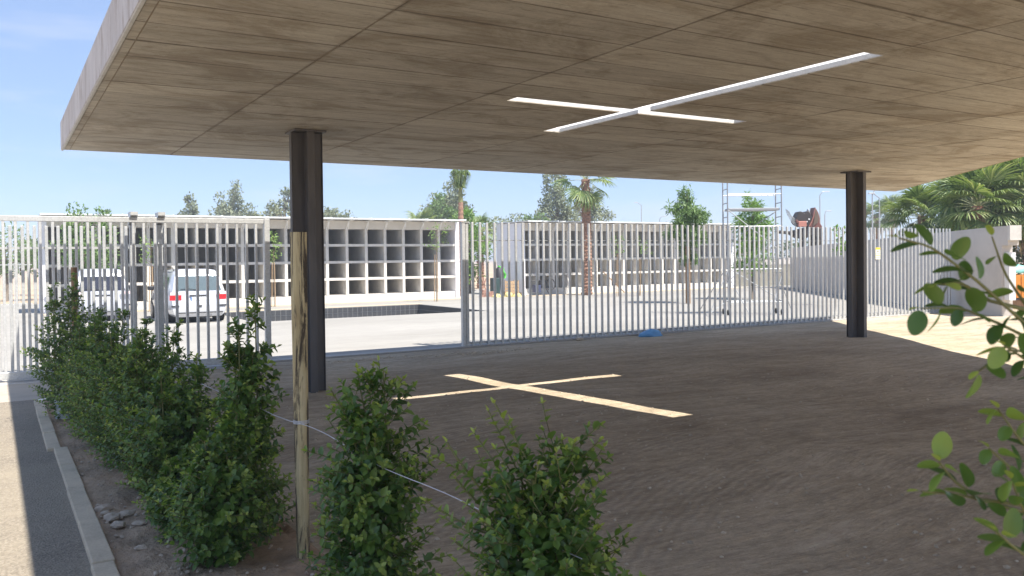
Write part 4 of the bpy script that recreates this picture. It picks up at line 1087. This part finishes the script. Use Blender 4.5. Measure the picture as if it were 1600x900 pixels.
# ------------------------------------------------------------------ trees
def nvec(rg): 
    while True:
        v = Vector((rg.uniform(-1, 1), rg.uniform(-1, 1), rg.uniform(-1, 1)))
        if .05 < v.length < 1: return v.normalized()
def tree(x, y_, zb, H, crown, mat, label, lsize=.16, n=2200, seed=0, trunk=None, group='background trees beyond the niches', cat='tree', droop=0, bark='bark', lw=.55, name='broadleaf_tree'):
    """crown: list of clumps (dx, dy, z above base, rx, rz); each clump is split into lobes with gaps"""
    rg = random.Random(seed)
    t = thing(name, label, cat, (x, y_, zb), 0, group)
    wood = MB(); tr = trunk or H*.03
    ztop = max(c[2] for c in crown)
    wood.tube([(0, 0, -.05), (rg.uniform(-.1, .1)*tr*6, 0, ztop*.35), (rg.uniform(-.1, .1)*tr*8, 0, ztop*.75), (crown[0][0]*.5, 0, ztop)], [tr, tr*.8, tr*.5, tr*.15], 8)
    V = []; F = []; LC = []
    vol = sum(c[3]**2*c[4] for c in crown)
    for (dx, dy, cz, rx, rz) in crown:
        wood.tube([(0, 0, max(.1, cz-rz*1.1)), (dx*.6, dy*.6, cz-rz*.3), (dx, dy, cz+rz*.5)], [tr*.45, tr*.3, tr*.08], 5)
        m = max(30, int(n*(rx**2*rz)/vol))
        nl = max(6, int(5+m/80)); lobes = []
        for k in range(nl):
            d = nvec(rg); rr = rg.uniform(.45, .95)
            lobes.append((Vector((dx+d.x*rx*rr, dy+d.y*rx*rr, cz+d.z*rz*rr)), rg.uniform(.26, .46), rg.uniform(0, .35)))
        for (c, rs, tone) in lobes[::2]:
            wood.tube([(dx*.5, dy*.5, cz-rz*.5), tuple(c)], [tr*.18, tr*.04], 4, False)
        for i in range(m):
            c, rs, tone = rg.choice(lobes); d = nvec(rg); q = rg.random()**.5
            p = c+Vector((d.x*rx*rs*q, d.y*rx*rs*q, d.z*rz*rs*q))
            L = lsize*rg.uniform(.6, 1.3)
            ld = (nvec(rg)*.7+d*.5+Vector((0, 0, .35-droop))).normalized()
            up = (d+nvec(rg)*.6).normalized()
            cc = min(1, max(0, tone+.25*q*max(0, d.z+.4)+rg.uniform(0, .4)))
            leaf_geo(V, F, LC, p, ld, up, L, L*lw, cc, .2, True)
    wood.build('trunk', M[bark], t, True)
    stuff(mesh_ob('crown', V, F, M[mat], t, False, LC))
    return t
G0 = GZ
T = 'background trees beyond the niches'
tree(15.39, 84.4, G0, 8.2, [(0, 0, 5.6, 1.15, 1.3), (.1, 0, 7.2, .65, 1.2), (.9, 0, 5.0, .8, .7)], 'greyleaf', 'small pointed grey green tree left of the larger rounded one above the niches', .32, 1700, 1)
tree(20.0, 87.5, G0, 10.4, [(0, 0, 6.0, 2.6, 1.9), (.2, 0, 8.3, 1.5, 1.7), (1.3, 0, 6.0, 1.5, 1.5), (-1.6, 0, 5.4, 1.2, 1.0)], 'greyleaf', 'rounded grey green tree above the left niches near the slab edge', .34, 3400, 2)
tree(23.2, 80, G0, 9.3, [(0, 0, 6.2, 2.2, 1.6), (.6, 0, 8.1, .9, 1.2), (-1.3, 0, 5.4, 1.3, .9)], 'greyleaf', 'pale bushy tree just left of the stake column', .32, 2600, 3)
tree(27.0, 77.4, G0, 7.3, [(0, 0, 5.8, 1.8, 1.3), (1.3, 0, 5.3, 1.2, .8), (-1.2, 0, 5.9, 1.2, 1.0)], 'greyleaf', 'low rounded tree just right of the left column', .3, 2400, 4)
tree(7.75, 77.3, G0, 6.7, [(0, 0, 5.8, .35, .7), (0, 0, 4.6, .6, .8)], 'darkleaf', 'tiny far tree tip peeping over the gate rail', .25, 600, 5)
tree(34.2, 67.1, G0, 9.8, [(0, 0, 7.3, 1.5, 1.8), (-.9, 0, 6.0, 1.5, 1.5), (1.3, 0, 5.6, 1.4, 1.3), (-2.2, 0, 5.0, 1.1, 1.0)], 'greyleaf', 'tall dense grey green tree behind the slender palm', .28, 4200, 6)
tree(31.4, 62.9, G0, 7.8, [(0, 0, 5.9, 1.3, 1.3), (1.0, 0, 5.0, 1.4, 1.1), (-.8, 0, 4.8, .9, .8)], 'midleaf', 'yellow green tree in front of the dense grey one', .25, 2400, 7)
tree(42.4, 62.2, G0, 10.6, [(0, 0, 8.6, 1.2, 1.9), (.1, 0, 6.3, 1.7, 1.8), (-1.6, 0, 5.0, 1.1, 1.2), (1.2, 0, 5.2, 1.2, 1.5)], 'greyleaf', 'tall dark feathery tree left of the thick palm trunk', .27, 4300, 8, droop=.6)
tree(48.0, 64.6, G0, 9.6, [(0, 0, 7.4, 1.2, 1.6), (.6, 0, 5.5, 1.6, 1.6), (-1.5, 0, 6.2, .8, .8)], 'greyleaf', 'dark feathery tree right behind the thick palm trunk', .27, 2800, 9, droop=.6)
tree(37.9, 59.0, G0, 6.0, [(0, 0, 4.7, 1.3, .9), (-1.2, 0, 4.2, .9, .6), (1.0, 0, 4.3, .9, .7)], 'midleaf', 'low green tree over the right niche roof corner', .24, 1500, 10)
tree(30.9, 51.7, G0, 5.4, [(0, 0, 4.2, 1.7, .8), (1.4, 0, 4.3, 1.2, .8), (2.6, 0, 4.0, .9, .6)], 'greyleaf', 'loose low bushes between the two niche blocks', .2, 1600, 11)
tree(22.4, 41.6, G0, 5.2, [(0, 0, 3.9, .95, .9), (.3, 0, 2.6, 1.1, 1.1), (-.6, 0, 3.6, .6, .7), (-.2, .2, 1.4, .9, 1.0)], 'freshleaf', 'bright fresh green tree in the gap between the niche blocks', .24, 2600, 12, lw=.35)
tree(26.5, 52, G0, 5.2, [(0, 0, 3.8, 1.5, .8), (1.8, 0, 3.9, 1.2, .7)], 'darkleaf', 'dark bush behind the right end of the left niches', .2, 1200, 13)
tree(2.75, 36.2, G0, 4.5, [(0, 0, 2.3, 1.1, 1.3), (-.35, -.1, 3.7, .5, .65), (.55, 0, 3.6, .6, .55), (.5, -.1, 1.7, .75, .9), (-.6, .1, 2.7, .6, .8), (.85, 0, 2.8, .5, .8)], 'midleaf', 'leafy green tree in front of the left end of the niches', .13, 3600, 14, trunk=.05, group='young trees in the yard')
tree(.2, 52, G0, 5.5, [(0, 0, 2.6, 1.8, 1.4), (1.4, 0, 2.2, 1.3, 1.2), (-1.6, 0, 2.8, 1.3, 1.2)], 'midleaf', 'green thicket beyond the fence at the far left edge', .2, 2400, 15)
tree(-2.2, 60, G0, 5.5, [(0, 0, 2.9, 2.0, 1.5), (2.8, 0, 2.6, 1.8, 1.3)], 'greyleaf', 'greyish thicket behind the green one at the far left', .25, 1800, 16)
tree(28.5, 26.4, G0, 5.2, [(0, 0, 4.45, .45, .5), (.1, 0, 3.5, .85, .6), (-.1, 0, 2.5, .9, .7), (.4, 0, 3.0, .8, .7), (-.1, 0, 1.7, .8, .6), (.2, 0, 3.9, .7, .5)], 'freshleaf', 'young bright green tree seen through the scaffold tower', .17, 5600, 17, trunk=.05, group='young trees in the yard', lw=.28, droop=.3)
tree(34, 40.5, G0+.0, 3.5, [(5, 2.5, 2.4, 1.2, .8), (8, 2, 2.5, 1.3, .8), (11, 1, 2.2, 1.4, .8), (14, 0, 2.3, 1.3, .8)], 'darkleaf', 'dark green bushes in a row behind the scaffold and the far wall', .17, 2600, 18)
tree(27.3, 20.95, G0, 3.4, [(0, 0, 2.75, .26, .35), (.05, 0, 2.2, .3, .3)], 'freshleaf', 'thin sapling rising beside the right column', .14, 160, 19, trunk=.02, group='young trees in the yard')
tree(37.0, 18.5, G0, 6, [(-.5, 0, 2.4, 1.9, 2.0), (1.5, -1.2, 1.6, 1.8, 1.6), (-1, 1.8, 3.2, 1.7, 1.6), (2.5, -.6, 3.6, 2.0, 2.0), (-1.8, 2.5, 1.6, 1.6, 1.5)], 'darkleaf', 'dark dense tree behind the end of the grey wall', .2, 9000, 20, group='trees behind the grey wall')
# saplings on paired stakes
def sapling(x, y_, h, label, seed, n=150, lean=0, spread=.3):
    rg = random.Random(seed)
    t = thing('staked_sapling', label, 'sapling', (x, y_, G0), 0, 'saplings tied to thin stakes before the niches')
    for dx in (-.10, .06): MB().tube([(dx, 0, 0), (dx*.6, 0, h*.62)], .018, 6).build('support_cane', M['palewood'], t)
    w = MB(); w.tube([(0, 0, 0), (lean*.3, 0, h*.6), (lean, 0, h)], [.02, .014, .005], 5)
    V = []; F = []; LC = []
    for k in range(9):
        z = h*(.58+.36*rg.random()); a = rg.uniform(0, 6.28); e = Vector((lean*.7+math.cos(a)*spread, math.sin(a)*spread, z+rg.uniform(.1, .35)))
        w.tube([(lean*.6, 0, z-.05), e], [.008, .003], 4)
        for i in range(n//9):
            p = e+Vector((rg.gauss(0, .09), rg.gauss(0, .09), rg.gauss(0, .11)))
            leaf_geo(V, F, LC, p, (nvec(rg)+Vector((0, 0, -.3))).normalized(), nvec(rg), .11*rg.uniform(.6, 1.2), .06, rg.uniform(.35, 1), .2, True)
    w.build('stem', M['brownstem'], t); stuff(mesh_ob('leaves', V, F, M['freshleaf'], t, False, LC))
sapling(5.1, 36.0, 2.9, 'yellow leaved sapling seen over the nearer car', 31, 150)
sapling(9.95, 36.0, 3.05, 'sapling on two thin stakes left of the left column', 32, 150)
sapling(17.1, 34.9, 3.5, 'bare looking sapling on stakes near the right end of the left niches', 33, 120, .1, .45)
sapling(26.2, 33.0, 3.35, 'sapling just right of the thick palm trunk', 34, 130)
sapling(27.3, 32.7, 3.0, 'leaning sapling with pale leaves before the right niches', 35, 110, .5)
# feathery street tree tied to a thick brown stake
ft = tree(24.3, 26.0, G0, 5.2, [(0, 0, 4.55, .45, .42), (-.15, 0, 3.9, .72, .5), (.3, 0, 3.6, .75, .5), (-.3, .1, 3.1, .7, .5), (.1, 0, 2.7, .75, .5), (.3, 0, 2.1, .5, .45), (-.1, 0, 1.9, .4, .35)], 'midleaf', 'feathery green young tree tied to a thick brown stake behind the fence', .19, 5200, 41, trunk=.045, group='young trees in the yard', lw=.26, droop=.75)
MB().tube([(-.12, -.12, 0), (-.12, -.12, 2.35)], .10, 8).build('support_stake', M['brownwood'], ft)

def frond_fan(L, nb, dry, seed, droop=.25):
    """one fan-palm frond: stalk plus folded blades, pointing along +x"""
    rg = random.Random(seed); V = []; F = []; LC = []
    sl_ = L*.95
    pts = [Vector((0, 0, 0)), Vector((sl_*.5, 0, .03)), Vector((sl_, 0, -.02))]
    m = MB(); m.tube(pts, [.022, .016, .012], 5, False)
    V += [Vector(q) for q in m.v]; F += m.f; LC += [.9]*len(m.v)
    c = Vector((sl_, 0, -.02))
    for i in range(nb):
        a = -1.9+3.8*i/(nb-1)+rg.uniform(-.04, .04)
        l = L*(.72+.28*math.cos(a*.6))*rg.uniform(.85, 1.05)
        d = Vector((math.cos(a), math.sin(a), 0)); s = Vector((-math.sin(a), math.cos(a), 0)); w = .035*L/1.0
        b = len(V); col = min(1, max(0, rg.gauss(.42, .2)))
        m1 = c+d*l*.45+Vector((0, 0, .02)); m2 = c+d*l*.75+Vector((0, 0, -droop*l*.25)); tip = c+d*l*.98+Vector((0, 0, -droop*l*(.9 if not dry else 1.2)))
        up = Vector((0, 0, w*.6))
        V += [c, m1+s*w+up, m1-s*w+up, m1, m2+s*w*.7, m2-s*w*.7, tip]
        F += [(b, b+3, b+1), (b, b+2, b+3), (b+1, b+3, b+4), (b+3, b+2, b+5), (b+3, b+5, b+4), (b+4, b+5, b+6)]
        LC += [col]*7
    me_o = mesh_ob('frond', V, F, M['palmdry' if dry else 'palmleaf'], None, False, LC)
    me = me_o.data; bpy.data.objects.remove(me_o); return me
fans = [frond_fan(1.0, 26, False, s, .22+.1*s) for s in range(4)]; dryfans = [frond_fan(1.0, 20, True, s+9, .5) for s in range(2)]
def fan_palm(x, y_, ztrunk, r, Lf, nf, nd, label, seed, group=None, rtop=None, skirt=True, name='fan_palm'):
    rg = random.Random(seed)
    t = thing(name, label, 'palm tree', (x, y_, G0), 0, group)
    m = MB(); H = ztrunk-G0; K = max(8, int(H/.09)); pts = []; rad = []
    for k in range(K+1):
        s = k/K; pts.append((.04*math.sin(s*4), 0, H*s)); rad.append(r*(1.15-.3*s)*(1+(.09 if k % 2 else -.05)+rg.uniform(-.03, .03)))
    m.tube(pts, rad, 12); m.build('trunk', M['palmbark'], t)
    if r > .12:                                         # old leaf bases standing off the trunk
        b = MB()
        for k in range(int(H*42)):
            z = H*rg.random(); a = rg.uniform(0, 6.28); rr = r*(1.13-.3*z/H); c_, s_ = math.cos(a), math.sin(a)
            b.bar((c_*rr*.9, s_*rr*.9, z), (c_*(rr+.05), s_*(rr+.05), z+.08), .07, .02)
        stuff(b.build('leaf_bases', M['palmdry'] if False else M['palmbark'], t))
    for k in range(nf+nd):
        dry = k >= nf; me = rg.choice(dryfans if dry else fans)
        el = rg.uniform(-1.4, -.9) if dry else math.radians(80-140*((k+.5)/nf))+rg.uniform(-.15, .15)
        az = k*2.39996+rg.uniform(-.2, .2); q = Lf*rg.uniform(.85, 1.1)*(.8 if dry else 1)
        inst('dry_frond' if dry else 'frond', me, t, (0, 0, H-.05+(.0 if not dry else -.15)), (rg.uniform(-.5, .5), -el, az), (q, q, q))
    return t
PG = 'fan palms behind the grey wall'
fan_palm(25.95, 35.3, 4.05, .235, 1.05, 16, 4, 'tall fan palm with a thick shaggy trunk before the right niches', 1)
fan_palm(35.2, 21.0, 1.7, .2, 1.1, 34, 16, 'leftmost of the big fan palms crowding behind the grey wall', 2, PG)
fan_palm(31.3, 17.9, 1.75, .22, 1.1, 40, 20, 'fan palm nearest the wall, with pale cut stalks at its heart', 3, PG)
fan_palm(33.0, 16.9, 2.0, .22, 1.2, 40, 18, 'fan palm right of the one with cut stalks, hanging dead leaves', 4, PG)
fan_palm(35.8, 19.5, 2.9, .22, 1.3, 38, 16, 'taller fan palm standing back between its neighbours', 5, PG)
fan_palm(37.3, 18.4, 3.7, .22, 1.35, 38, 16, 'highest fan palm at the far right behind the others', 6, PG)
fan_palm(33.8, 21.7, 1.6, .22, .95, 36, 18, 'shaggy fan palm at the left end of the clump under the slab corner', 13, PG)
fan_palm(33.2, 18.8, 1.3, .22, .85, 30, 14, 'low fan palm half hidden behind the one with cut stalks', 12, PG)
DG = 'distant fan palms on the horizon'
fan_palm(66.8, 47.3, 3.3, .2, 1.0, 20, 16, 'left of the two distant fan palms, shaggy with a dead skirt', 7, DG)
fan_palm(67.9, 46.6, 3.9, .22, 1.05, 20, 8, 'right of the two distant fan palms with a clean thin trunk', 8, DG)
fan_palm(23.4, 50, 2.1, .2, .8, 18, 4, 'low fan palm peeping over the left niche roof', 9)
fan_palm(27.0, 48.5, 1.9, .2, .8, 16, 3, 'second low fan palm behind the slender palm', 10)
# pale cut stalks of the nearest palm
ct = [o for o in bpy.data.objects if o.get('label', '').startswith('fan palm nearest')][0]
for k in range(3): MB().bar((-.15+.12*k, -.25, 2.9), (-.17+.14*k, -.32, 3.55), .07, .03).build('cut_stalk', M['palewood'], ct)
# slender palm with bound feathery head
def feather_palm(x, y_, label):
    rg = random.Random(5); t = thing('slender_palm', label, 'palm tree', (x, y_, G0), 0)
    m = MB(); pts = [(0, 0, 5.0*k/40) for k in range(41)]; m.tube(pts, [.20*(1.1-.012*k)*(1.07 if k % 2 else .95) for k in range(41)], 10); m.build('trunk', M['palmbark'], t)
    MB().tube([(0, 0, 4.95), (0, 0, 5.8)], [.13, .09], 10).build('crown_shaft', M['greenstem'], t)
    for k in range(15):
        a = k*2.4; V = []; F = []; LC = []; L = rg.uniform(1.15, 1.5); out = .38*rg.uniform(.5, 1.1)
        pts = [Vector((math.cos(a)*out*math.sin(u*2.3), math.sin(a)*out*math.sin(u*2.3), L*(u-.34*u**3)*1.15)) for u in [i/12 for i in range(13)]]
        mm = MB(); mm.tube(pts, [.016]*12+[.004], 4, False); V += [Vector(q) for q in mm.v]; F += mm.f; LC += [.6]*len(mm.v)
        for i in range(2, 13):
            d = (pts[i]-pts[i-1]).normalized(); sd = d.cross(Vector((math.cos(a), math.sin(a), .01))).normalized()
            for q in (-1, 1):
                for h_ in (0, .5): leaf_geo(V, F, LC, pts[i-1].lerp(pts[i], h_), (sd*q*.7+d*.4+Vector((math.cos(a)*.3, math.sin(a)*.3, -.75))).normalized(), d, .42, .05, rg.uniform(.2, .7), .1, True)
        o = mesh_ob('frond', V, F, M['palmleaf'], t, False, LC); o.location = (0, 0, 5.7)
feather_palm(20.9, 39.6, 'slender palm with an upright feathery head in the gap between the niche blocks')

# ------------------------------------------------------------------ street lamps far off
def lamp(x, y_, h, label, two=False, arm=1.6):
    t = thing('street_lamp', label, 'street lamp', (x, y_, G0), math.radians(-31.5), 'street lamps far beyond the yard')
    MB().tube([(0, 0, 0), (0, 0, h)], [.09, .05], 6).build('pole', M['alu'], t)
    for s in ((1, -1) if two else (1,)):
        MB().tube([(0, 0, h), (s*.5*arm, 0, h+.35), (s*arm, 0, h+.4)], .04, 5).build('arm', M['alu'], t)
        bevel(MB().box(min(s*arm, s*(arm+.5)), max(s*arm, s*(arm+.5)), -.12, .12, h+.35, h+.43).build('lamp_head', M['whitehead'], t), .03)
lamp(78.2, 93.1, 9.3, 'street lamp over the right niche roof, leftmost and tallest of its cluster', False, -1.0)
lamp(80.4, 91.7, 7.3, 'middle street lamp of the cluster above the right niche roof', False, .5)
lamp(81.0, 91.0, 7.0, 'street lamp with an arching arm left of the feathery tree', False, 3.0)
lamp(74.97, 59.9, 8.3, 'thin street lamp rising right of the rusty grab bucket', False, .5)
lamp(76.5, 60.5, 6.3, 'short lamp post beside the one right of the grab bucket', False, .2)
lamp(62.0, 44.3, 7.0, 'left of the twin lamp posts right of the right column', False, .6)
lamp(62.5, 44.0, 6.6, 'right of the twin lamp posts before the distant palms', False, -.9)

# ------------------------------------------------------------------ clutter in the yard
bn = thing('waste_bin', 'dark green bin with a lime green sack on top in the gap between niche blocks', 'bin', (21.9, 37.6, G0))
bevel(MB().box(-.28, .05, -.25, .25, 0, .95).build('bin_body', simple('dark_green_plastic', (.03, .06, .06), .5), bn), .03)
m = MB(); m.tube([(.12, 0, .0), (.15, 0, .7), (.13, 0, 1.42), (.1, 0, 1.5)], [.17, .2, .16, .05], 10); m.build('black_bag', M['blackplastic'], bn, True)
m = MB(); m.tube([(.1, 0, 1.55), (.3, -.02, 1.38), (.42, -.02, 1.1), (.46, 0, .92)], [.05, .13, .14, .07], 8); m.build('green_sack', M['limegreen'], bn, True)
for k, (x, y_, l) in enumerate(((21.3, 36.6, 'left of three yellow sacks lying at the palm foot'), (21.95, 36.5, 'middle yellow sack, the highest of three'), (22.45, 36.5, 'right and flattest of three yellow sacks'))):
    bm = bmesh.new(); bmesh.ops.create_icosphere(bm, subdivisions=3, radius=1)
    for v in bm.verts:
        q = v.co.copy(); kf = 1+.3*mn.noise(q*1.9+Vector((k*9, 0, 0))); v.co = Vector((q.x*.26*kf, q.y*.2*kf, max(0, q.z*(.24 if k == 1 else .17)*kf)))
    me = bpy.data.meshes.new('yellow_sack'); bm.to_mesh(me); bm.free(); me.materials.append(M['yellow'])
    o = bpy.data.objects.new('yellow_sack', me); COL.objects.link(o); o.location = (x, y_, G0)
    tag(o, l, 'sack', 'yellow sacks in the yard')
cr_ = thing('wooden_crate', 'small brown wooden crate before the white end wall of the niches', 'crate', (22.55, 37.2, G0))
for k in range(4): MB().box(-.28, .28, -.26, -.24, .12+.17*k, .26+.17*k).build('plank', M['palewood'], cr_)
for k in range(4): MB().box(-.28, .28, .24, .26, .12+.17*k, .26+.17*k).build('plank', M['palewood'], cr_)
for x in (-.29, .25):
    for y_ in (-.235, .195): MB().box(x, x+.04, y_, y_+.04, 0, .82).build('leg', M['palewood'], cr_)
MB().box(-.27, .27, -.23, .23, .10, .12).build('bottom', M['palewood'], cr_)
bp = thing('brick_pile', 'small low pile of red bricks beside the slender palm', 'bricks', (21.0, 37.2, G0))
for k in range(10):
    r_, c_ = divmod(k, 3)
    o = MB().box(-.12, .12, -.06, .06, 0, .09).build('brick', M['brick'], bp)
    o.location = (-.25+.25*c_+.06*r_, rnd.uniform(-.03, .03), .092*r_); o.rotation_euler = (0, 0, rnd.uniform(-.3, .3))
MB().bar((-.3, .1, 0), (.1, .1, .95), .06, .03).build('leaning_board', M['brick'], bp)
MB().bar((.2, .1, 0), (-.15, .1, .95), .06, .03).build('leaning_board', M['brick'], bp)
ms = thing('small_machine', 'small dark engine machine with a wheel standing before the right niches', 'machine', (23.95, 36.6, G0))
m = MB(); m.tube([(.1, -.15, .62), (.1, .15, .62)], .2, 14); m.build('drum', M['blackplastic'], ms)
m = MB()
for i in range(16):
    a, b = i*PI/8, (i+1)*PI/8; m.tube([(.62+.27*math.cos(a), 0, .55+.3*math.sin(a)), (.62+.27*math.cos(b), 0, .55+.3*math.sin(b))], .02, 5, False)
m.build('wheel_hoop', M['blackplastic'], ms)
MB().box(-.42, -.08, -.15, .15, .18, .55).build('engine', simple('navy_metal', (.05, .06, .12), .5), ms)
for a, b in (((-.5, -.1, 0), (.1, -.1, .62)), ((.5, -.1, 0), (.1, -.1, .62)), ((-.2, .1, 0), (.1, .1, .6)), ((-.6, 0, .75), (.7, 0, .8))): MB().tube([a, b], .022, 5).build('frame_tube', M['blackplastic'], ms)
# prop leaning on the right niches
pr = MB().tube([(28.0, 36.9, G0+1.35), (29.0, 36.0, G0+.02)], .03, 6).build('leaning_pole', M['brownwood']); tag(pr, 'thin brown pole leaning right of the thick palm trunk', 'pole')
# timber pieces by the grey wall end, orange board and turquoise tarp
ob = thing('orange_cabinet', 'orange boarded cabinet on short legs behind the end of the grey wall', 'cabinet', (29.55, 15.85, G0), math.radians(-40))
for k in range(3): bevel(MB().box(-.15+.56*k, .39+.56*k, 0, .5, .38, 1.14).build('door_panel', M['orange'], ob), .01)
MB().box(-.17, 1.55, .01, .52, 1.145, 1.18).build('top', M['orange'], ob)
for k in range(3): MB().tube([(-.1+.75*k, .05, 0), (-.1+.75*k, .05, .38)], .03, 8).build('leg', M['orange'], ob)
MB().box(-.1, 1.5, .1, .45, 0, .3).build('base_shelf', M['brownwood'], ob)
v = []; f = []
for i in range(9):
    for j in range(7):
        v.append((-.1+.17*i, .04+.07*j+.02*math.sin(i*2), 1.2+.28*math.sin(PI*(j+.4)/7)+.035*math.sin(i*1.7+j)))
for i in range(8):
    for j in range(6): a = i*7+j; f.append((a, a+1, a+8, a+7))
o = mesh_ob('turquoise_tarp', [tuple(ob.location+Matrix.Rotation(math.radians(-40), 3, 'Z') @ Vector(q)) for q in v], f, M['teal'], None, True)
o.modifiers.new('thick', 'SOLIDIFY').thickness = .02
tag(o, 'crumpled turquoise tarpaulin lying on top of the orange cabinet', 'tarpaulin')

# ------------------------------------------------------------------ thin summer haze over the whole site
hz = MB().box(-1230, 1230, -1230, 1230, GZ-1.2, 9.6).build('haze', None); stuff(hz)
hm = bpy.data.materials.new('haze_air'); hm.use_nodes = True; hm.node_tree.nodes.clear()
pv = hm.node_tree.nodes.new('ShaderNodeVolumePrincipled'); mo = hm.node_tree.nodes.new('ShaderNodeOutputMaterial')
pv.inputs['Color'].default_value = (.86, .92, 1, 1); pv.inputs['Density'].default_value = .0021; pv.inputs['Anisotropy'].default_value = .2
hm.node_tree.links.new(pv.outputs[0], mo.inputs['Volume']); hz.data.materials.append(hm)
